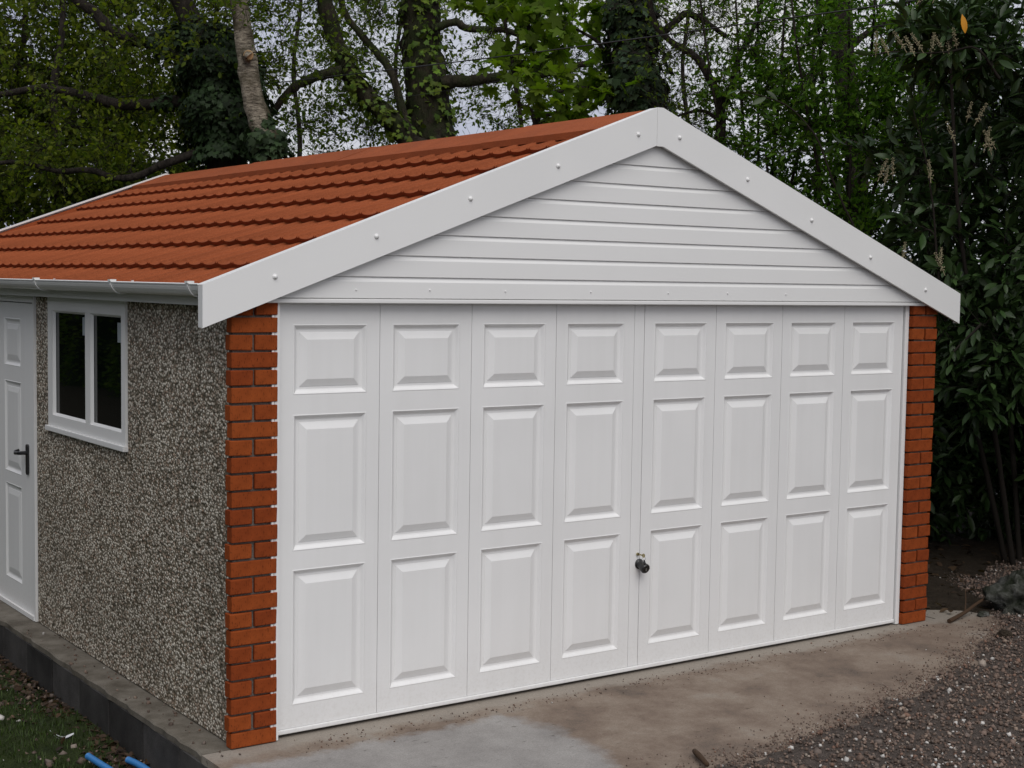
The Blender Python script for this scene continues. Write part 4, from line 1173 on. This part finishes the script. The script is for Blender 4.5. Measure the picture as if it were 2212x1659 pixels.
# --- cherry laurel at the right
def laurel(label, base, stems, crowns, big, shoots=()):
    hand_P = []; hand_D = []; hand_s = []
    for pts, n in shoots:
        P = smooth_path(pts, 40)
        for i in np.linspace(4, 38, n).astype(int):
            hand_P.append(P[i]); hand_D.append(unit(P[min(i+2, 39)] - P[i-2])); hand_s.append(rng.uniform(0.10, 0.15))
    o = grow_tree('laurel_bush', label, 'bush', base, stems + [(p, 0.009, 0.004) for p, n in shoots], crowns, M_twig, LAUREL, M_gloss, 0.135, GREEN_LAUREL, (0.12, 0.34), 4, 6,
        group='laurels at the right of the drive', big=big, leaf_up=1.1, twig_r=0.0035,
        root=(np.array(hand_P), np.array(hand_D), np.array(hand_s)) if hand_P else None)
    return o
gA = np.array([6.75, 0.78, -0.02])
stA = [([gA + np.array([dx * .2, dy * .2, 0]), gA + np.array([dx * .5, dy * .5, 1.0]), gA + np.array([dx, dy, 2.4]), gA + np.array([dx * 1.2, dy * 1.2, 3.6])], 0.022, 0.010) for dx, dy in ((-.8, .1), (-.3, .8), (.5, -.4), (.4, .7), (-.6, -.5), (.9, .1))]
sh1 = px(10.6, (1880, 560), (1830, 460), (1797, 384), (1770, 310), (1743, 269), (1707, 233), (1671, 215), (1630, 203), (1606, 192))
sh2 = px(10.2, (2030, 620), (2022, 530), (2016, 452), (2008, 395), (1998, 335), (1985, 285), (1973, 236))
sh3 = px(9.9, (2160, 170), (2110, 105), (2050, 112), (1990, 115), (1930, 112), (1880, 120))
sh4 = px(9.7, (2120, 700), (2060, 760), (2040, 790))
lA = laurel('large glossy cherry laurel with cream flower spikes beside the right brick pier', (6.75, 0.78, -0.02), stA,
    [((6.85, 0.85, 1.95), (0.95, 0.95, 0.72), 220), ((6.9, 1.0, 2.8), (0.95, 0.95, 0.8), 170), ((6.05, 0.72, 1.62), (0.50, 0.40, 0.42), 80), ((7.0, 1.0, 3.7), (1.0, 1.0, 0.6), 80), (at(2080, 100, 10.3), (0.45, 0.4, 0.25), 34), (at(2010, 470, 10.5), (0.35, 0.35, 0.45), 26), (at(1950, 360, 10.8), (0.35, 0.3, 0.3), 14)],
    300, ((sh1, 12), (sh2, 9), (sh3, 14), (sh4, 8)))
gB = np.array([7.2, 3.0, -0.02])
stB = [([gB + np.array([dx * .2, dy * .2, 0]), gB + np.array([dx * .5, dy * .5, 1.0]), gB + np.array([dx, dy, 2.2]), gB + np.array([dx * 1.2, dy * 1.2, 3.2])], 0.022, 0.010) for dx, dy in ((-.8, .1), (-.3, .8), (.5, -.4), (.4, .7), (-.6, -.5))]
laurel('dark laurel in the shade behind the flowering one, along the garage side', (7.2, 3.0, -0.02), stB,
    [((6.9, 2.4, 1.1), (1.2, 1.0, 1.1), 260), ((7.4, 3.4, 1.9), (1.3, 1.3, 1.0), 180), ((6.1, 3.6, 1.2), (0.9, 1.2, 1.1), 170), ((8.3, 1.6, 1.2), (0.9, 1.4, 1.3), 220), ((6.7, 2.0, 0.6), (1.0, 0.5, 0.55), 150), ((7.5, 1.75, 0.8), (1.0, 0.45, 0.75), 230), ((8.4, 0.9, 0.9), (0.7, 1.0, 0.9), 200), ((7.4, 2.6, 1.6), (1.2, 0.6, 1.0), 160), ((7.6, 0.9, 0.8), (0.7, 0.6, 0.7), 110)], 0)

# --- unseen broad tree, added so that its crown shades the right-hand end
tp = [np.array([9.6, -3.2, -0.1]), np.array([9.5, -3.1, 1.5]), np.array([9.3, -3.0, 3.2]), np.array([9.1, -2.8, 5.0]), np.array([9.0, -2.6, 7.0])]
grow_tree('shade_tree', 'broad leafy tree added out of view beyond the right edge of the gravel drive, for its shade', 'tree', gnd(tp[0]),
    [(tp, 0.22, 0.10)], [((8.0, -2.2, 5.3), (2.8, 2.8, 1.3), 170), ((8.3, -2.4, 6.6), (2.8, 2.8, 1.3), 120), ((8.9, -1.4, 3.6), (1.2, 1.4, 1.0), 60), ((7.6, 0.2, 5.5), (1.9, 1.5, 0.75), 90), ((6.9, -2.7, 4.7), (1.8, 1.8, 0.9), 110), ((7.5, -1.9, 3.7), (1.3, 1.5, 0.8), 120)], M_bark, OVAL, None, 0.15, GREEN_MID, (0.2, 0.6), 5, 5)

gC = np.array([7.7, -1.7, -0.02])  # unseen laurel, added to keep light off the gravel and rock
stC = [([gC + np.array([dx * .2, dy * .2, 0]), gC + np.array([dx * .5, dy * .5, 1.0]), gC + np.array([dx, dy, 2.0])], 0.022, 0.010) for dx, dy in ((-.6, .1), (-.2, .6), (.4, -.4), (.3, .5))]
laurel('rounded laurel added out of view at the right-hand edge of the gravel, to block light', tuple(gC), stC, [((7.7, -1.7, 1.2), (1.1, 1.3, 1.1), 230), ((7.9, -2.2, 2.2), (1.0, 1.1, 0.7), 120)], 0)

# flower spikes of the laurel
def spike_mesh():
    mb = MB()
    mb.tube([(0, 0, -0.03), (0, 0, 0.05), (0.004, 0, 0.115)], [0.0022, 0.002, 0.001], 5)
    for k in range(46):
        if random.random() < 0.22: continue
        zz = 0.004 + 0.11 * k / 46
        a = k * 2.4
        rr = random.uniform(0.010, 0.021) * (1 - 0.55 * k / 46)
        p = np.array([math.cos(a) * rr, math.sin(a) * rr, zz + random.uniform(-.003, .003)])
        s = random.uniform(0.0040, 0.0072) * (1 - 0.4 * k / 46)
        mb.add([p + s * q for q in OV], [tuple(q) for q in OF])
    return mb.mesh('flower_spike')
M_flower, _, _ = mat('cream_flower', (0.28, 0.25, 0.155), 0.8, 0.15)
sm_ = spike_mesh(); sm_.materials.append(M_flower)
for (u, v, D) in [(1892, 112, 9.75), (1917, 112, 9.75), (1953, 104, 9.8), (1972, 112, 9.8), (1990, 106, 9.8), (2012, 112, 9.9), (2035, 108, 9.9), (2050, 114, 9.9), (2066, 100, 9.9), (2128, 318, 9.3), (2140, 326, 9.3), (2146, 314, 9.3),
                  (1900, 382, 10.2), (1928, 378, 10.2), (1912, 392, 10.2), (2010, 385, 10.1), (2032, 562, 9.6), (2037, 585, 9.6), (1948, 590, 10.0), (2090, 255, 9.6), (2110, 262, 9.6), (1985, 2, 9.8), (2020, -4, 9.8), (1950, 560, 10.0), (2060, 300, 9.8)]:
    fl = link('flower_spike', sm_, None, lA)
    fl.matrix_basis = Matrix.Translation(Vector(at(u, v, D))) @ Matrix.Rotation(random.uniform(-.6, .6), 4, 'X') @ Matrix.Rotation(random.uniform(-.6, .6), 4, 'Y') @ Matrix.Scale(random.uniform(0.9, 1.25), 4)
ol = np_mesh('leaf', LAUREL[0], LAUREL[1], np.repeat(np.array([[0.62, 0.27, 0.02]]), len(LAUREL[1]), 0)); ol.materials.append(M_gloss)
of = link('leaf', ol, None, lA); of['label'] = 'orange dying leaf hanging from the top spray'
dn = unit(at(2087, 75, 9.3) - at(2078, 30, 9.3))
zz_ = unit(-(CF) - dn * float(-CF @ dn))
Mx = Matrix((np.stack([dn, np.cross(zz_, dn), zz_], 1) * 0.125).tolist()).to_4x4(); Mx.translation = Vector(at(2078, 30, 9.3)); of.matrix_basis = Mx

# --- hedge out of view at the left, added to shade the side wall
o = empty('shade_hedge', (-6.6, 3.0, -0.3), 'tall dense hedge added out of view beyond the lawn to shade the pebbled wall', 'shade_hedge')
core = MB(); vs = []
ys = np.linspace(-1.0, 32.0, 67); zs = np.linspace(-0.3, 4.6, 11)
for y_ in ys:
    for z_ in zs: vs.append((-6.6 + 0.22 * math.sin(2.1 * y_ + z_) + 0.15 * math.sin(3.7 * z_ - y_) - 0.05 * z_, y_, z_))
nz_ = len(zs)
fs = [(i*nz_+k, (i+1)*nz_+k, (i+1)*nz_+k+1, i*nz_+k+1)[::-1] for i in range(len(ys)-1) for k in range(nz_-1)]
b_ = len(vs); vs += [(-8.0, y_, z_) for y_ in (ys[0], ys[-1]) for z_ in (zs[0], zs[-1])]
fs += [(b_, b_+1, b_+3, b_+2)]
M_hcore, _, _ = mat('hedge_inside', (0.012, 0.018, 0.007), 0.9, 0.1)
core.add(vs, fs).build('twigs', M_hcore, o)
n = 18000
P = np.stack([np.full(n, -6.6), rng.uniform(-1, 32, n), rng.uniform(-0.3, 4.7, n)], 1)
P[:, 0] += 0.22 * np.sin(2.1 * P[:, 1] + P[:, 2]) + 0.15 * np.sin(3.7 * P[:, 2] - P[:, 1]) - 0.05 * P[:, 2] + rng.uniform(0, 0.2, n)
link('foliage', leaves_mesh('foliage', P, leaf_frames(P, np.tile([[1.0, 0, 0.2]], (n, 1)), 0.5), rng.uniform(0.06, 0.12, n), palette(n, GREEN_MID), OVAL), M_leaf, o)

# ================================================================== SMALL THINGS
# far treeline that closes the horizon
n = 26000
th = rng.uniform(math.radians(-30), math.radians(200), n); rad = rng.uniform(44, 52, n)
hh = 2.9 + 0.8 * np.sin(th * 9) + 0.5 * np.sin(th * 23 + 1) + 0.3 * np.sin(th * 51)
P = np.stack([np.cos(th) * rad, 4 + np.sin(th) * rad, -0.3 + hh * rng.random(n) ** 0.8], 1)
tag(link('treeline', leaves_mesh('treeline', P, leaf_frames(P, rng.normal(size=(n, 3)), 0.3), rng.uniform(0.5, 1.1, n), palette(n, [(0.03, 0.055, 0.012), (0.05, 0.08, 0.015)]), OVAL), M_leaf), kind='stuff')
# grass on the lawn
n = 26000
X = -0.128 - rng.random(n) ** 1.3 * 1.6; Y = rng.uniform(-0.5, 4.6, n)
clump = np.sin(5.1 * X + 2.3 * Y) + np.sin(9.7 * Y - 3.1 * X) + np.sin(17 * X + 11 * Y)
ok = (clump + rng.normal(0, 1.0, n) > -0.9) & (rng.random(n) < np.clip((-0.12 - X) / 0.28, 0.05, 1))
X, Y = X[ok], Y[ok]; n = len(X)
zl = LZ + 0.012 * np.sin(3.1 * X + 1.7 * Y) + 0.010 * np.sin(5.3 * Y - 2.2 * X)
h = rng.uniform(0.015, 0.045, n); a = rng.uniform(0, 2 * np.pi, n); wd = rng.uniform(0.0015, 0.003, n)
dx, dy = np.cos(a), np.sin(a); ln_ = rng.uniform(0.2, 0.9, n) * h
V = np.zeros((n, 5, 3))
for k, (t_, ww) in enumerate(((0, 1), (0, -1), (0.55, -0.8), (0.55, 0.8), (1, 0))):
    V[:, k, 0] = X + dx * ln_ * t_ ** 2 - dy * wd * ww; V[:, k, 1] = Y + dy * ln_ * t_ ** 2 + dx * wd * ww; V[:, k, 2] = zl - 0.002 + h * t_ * (1 - 0.15 * t_)
F = np.array([(0, 1, 2), (0, 2, 3), (3, 2, 4)])[None] + (np.arange(n) * 5)[:, None, None]
tag(link('grass', np_mesh('grass', V.reshape(-1, 3), F.reshape(-1, 3), np.repeat(palette(n, [(0.035, 0.065, 0.012), (0.05, 0.085, 0.015), (0.03, 0.045, 0.012)]), 3, 0)), M_grass), kind='stuff')
# dead leaves and crumbs of earth along the foot of the concrete
n = 1500
X = -0.125 - rng.exponential(0.09, n); Y = rng.uniform(-0.6, 4.2, n)
P = np.stack([X, Y, LZ + 0.004 + rng.uniform(0, 0.02, n)], 1)
tag(link('leaf_litter', leaves_mesh('leaf_litter', P, leaf_frames(P, rng.normal(size=(n, 3)) * [1, 1, .2], 1.6, 0.3), rng.uniform(0.02, 0.055, n), palette(n, [(0.05, 0.028, 0.016), (0.075, 0.045, 0.025), (0.03, 0.02, 0.014)]), OVAL), M_grass), kind='stuff')
n = 700
P = np.stack([-0.125 - rng.exponential(0.3, n), rng.uniform(-0.4, 3.4, n), np.full(n, LZ + 0.006)], 1)
V_, F_, C_ = stones(P, np.clip(rng.lognormal(math.log(0.013), 0.5, n), 0.005, 0.04), stone_cols(n, 0.06))
tag(link('lawn_stones', np_mesh('lawn_stones', V_, F_, C_), M_stone), kind='stuff')
# litter under the laurel and on the gravel
n = 1600
P = np.stack([rng.uniform(4.8, 8.0, n), rng.uniform(0.0, 3.0, n), rng.uniform(-0.01, 0.015, n)], 1)
tag(link('fallen_leaves', leaves_mesh('fallen_leaves', P, leaf_frames(P, rng.normal(size=(n, 3)) * [1, 1, .2], 1.6, 0.3), rng.uniform(0.03, 0.09, n), palette(n, [(0.05, 0.03, 0.018), (0.08, 0.05, 0.028), (0.03, 0.021, 0.014)]), OVAL), M_grass), kind='stuff')

# blue water pipes
M_blue, t, b = mat('blue_plastic', (0.035, 0.17, 0.42), 0.42, 0.4)
def pipe(label, pts):
    me = MB(); P = smooth_path(pts, 14)
    R = 0.0155
    o_ = me.tube(P, R, 16, caps=False)
    ring = 16
    # open cut end: inner wall
    d = unit(P[1] - P[0])
    me.tube([P[0], P[0] + d * 0.12], [R - 0.003, R - 0.003], 16, caps=False)
    b0 = 14 * 16
    me.f += [(k, (k+1) % 16, b0 + (k+1) % 16, b0 + k) for k in range(16)]
    me.box(*(float(P[0][0] + d[0] * .1) - .004, float(P[0][0] + d[0] * .1) + .004), *(float(P[0][1] + d[1] * .1) - .004, float(P[0][1] + d[1] * .1) + .004), *(float(P[0][2] + d[2] * .1) - .004, float(P[0][2] + d[2] * .1) + .004))
    me = me.mesh('water_pipe', True)
    o = link('water_pipe', me, M_blue)
    return tag(o, label, 'pipe', 'blue pipe ends on the lawn')
def lawn_at(u, v, z):
    d = CF + CR * ((u - 1106) / 3143.307) - CU * ((v - 829.5) / 3143.307)
    return CAM + d * ((z - CAM[2]) / d[2])
pipe('blue plastic pipe with an open cut end on the lawn, the left one of two', [lawn_at(190, 1633, -0.185), lawn_at(213, 1648, -0.192), lawn_at(245, 1668, -0.200), lawn_at(300, 1705, -0.212)])
pipe('paler blue plastic pipe end on the lawn, the one nearer the concrete base', [lawn_at(276, 1641, -0.185), lawn_at(296, 1650, -0.190), lawn_at(325, 1668, -0.198), lawn_at(370, 1700, -0.21)])

# white feather
fe = empty('feather', tuple(lawn_at(135, 1590, LZ)), 'white curled feather lying on the grass above the blue pipes', 'feather')
q0, q1, q2, q3 = lawn_at(108, 1578, -0.215), lawn_at(122, 1592, -0.222), lawn_at(138, 1596, -0.220), lawn_at(160, 1587, -0.205)
sp_ = smooth_path([q0, q1, q2, q3], 16)
M_feather, _, _ = mat('feather_white', (0.55, 0.56, 0.58), 0.7, 0.2)
MB().tube(sp_, np.linspace(0.0016, 0.0006, 16), 5).build('quill', M_feather, fe)
vs = []; fs = []
for i in range(4, 16):
    ww = 0.013 * math.sin(math.pi * (i - 3) / 13.5) + 0.002
    d = unit(sp_[min(i+1, 15)] - sp_[i-1]); sd_ = unit(np.cross(d, [0, 0, 1.0]))
    vs += [sp_[i] + sd_ * ww + np.array([0, 0, 0.006]), sp_[i] + np.array([0, 0, 0.001]), sp_[i] - sd_ * ww + np.array([0, 0, 0.008])]
for i in range(11):
    fs += [(i*3, i*3+3, i*3+4, i*3+1), (i*3+1, i*3+4, i*3+5, i*3+2)]
MB().add(vs, fs).build('vane', M_feather, fe)

# rock, log, earth clod
def lump(name, label, cat, loc, sc, M, seed, amp=0.28):
    bm = bmesh.new(); bmesh.ops.create_icosphere(bm, subdivisions=4, radius=1)
    from mathutils import noise as mn
    for q in bm.verts:
        p = q.co.copy()
        d = 1 + amp * mn.noise(p * 1.6 + Vector((seed, 0, 0))) + amp * 0.6 * mn.noise(p * 4.1 + Vector((0, seed, 0))) + amp * 0.35 * mn.noise(p * 10 + Vector((0, 0, seed)))
        q.co = Vector((p.x * sc[0], p.y * sc[1], max(p.z, -0.5) * sc[2])) * d
    me = bpy.data.meshes.new(name); bm.to_mesh(me); bm.free()
    me.polygons.foreach_set('use_smooth', [True] * len(me.polygons))
    o = link(name, me, M, None, loc)
    return tag(o, label, cat)
M_rock, t, b = mat('mossy_rubble', (0.2, 0.2, 0.18), 0.95, 0.15)
n1 = noise(t, 9, 8, rough=0.7); c = ramp(t, n1.outputs['Fac'], [(0.36, (0.014, 0.018, 0.009)), (0.5, (0.060, 0.062, 0.052)), (0.66, (0.16, 0.16, 0.148))])
t.links.new(c.outputs[0], b.inputs['Base Color']); bump(t, b, n1.outputs['Fac'], 1.0, 0.04)
gp = lambda u, v: np.array(lawn_at(u, v, 0.0))
rk = gp(2222, 1324)
lump('rock', 'pale mossy lump of rubble at the right edge under the laurel', 'rock', tuple(rk + np.array([0.05, 0.06, 0.05])), (0.26, 0.20, 0.17), M_rock, 3.0, 0.42)
lump('clod', 'brown clod of earth on the gravel below the mossy rubble', 'clod', tuple(gp(2169, 1377) + np.array([0, 0, 0.012])), (0.055, 0.04, 0.03), M_soil, 8.0)
lump('stone', 'small pale flat stone in front of the mossy rubble', 'stone', tuple(gp(2124, 1330) + np.array([0, 0, 0.008])), (0.045, 0.028, 0.02), M_rock, 5.0)
b1, b2, b3, b4 = gp(2050, 1346) + [0, 0, .012], gp(2084, 1333) + [0, 0, .03], gp(2112, 1322) + [0, 0, .06], gp(2150, 1312) + [0, 0, .10]
br2 = empty('fallen_branch', tuple(b2), 'broken brown branch lying between the right brick pier and the rubble', 'branch')
M_stick, _, _ = mat('reddish_stick', (0.060, 0.036, 0.021), 0.85, 0.2)
MB().tube(smooth_path([b1, b2, b3, b4], 14), np.linspace(0.014, 0.007, 14), 8).build('stem', M_stick, br2)
MB().tube(smooth_path([b2, b2 + [0.07, 0.05, 0.06], b2 + [0.10, 0.08, 0.12]], 8), np.linspace(0.005, 0.002, 8), 6).build('side_twig', M_stick, br2)
st = tag(MB().tube(smooth_path([lawn_at(1500, 1622, 0.02), lawn_at(1512, 1634, 0.022), lawn_at(1528, 1652, 0.024)], 6), [0.011, 0.013, 0.014, 0.013, 0.012, 0.010], 7).build('bark_chip', M_stick, None, True), 'short brown piece of bark lying on the gravel near the slab edge', 'bark')

# overhead cables
def cable(label, pts, r):
    P = smooth_path(pts, 40)
    o = MB().tube(P, r, 6).build('overhead_cable', M_dark, None, True)
    return tag(o, label, 'cable', 'overhead cables')
cable('thicker black overhead cable, the upper one, crossing in front of the tree trunks', [at(200, 215, 17), at(573, 181, 15.0), at(1091, 121, 12.9), at(1606, 52, 11.4), at(1907, 11, 10.8), at(2400, -65, 10.0)], 0.0055)
cable('thinner overhead cable, the lower one, sagging just above the ridge', [at(500, 262, 17), at(957, 197, 14.5), at(1137, 163, 13.6), at(1348, 134, 12.8), at(1494, 118, 12.2), at(2000, 40, 11.0)], 0.0025)
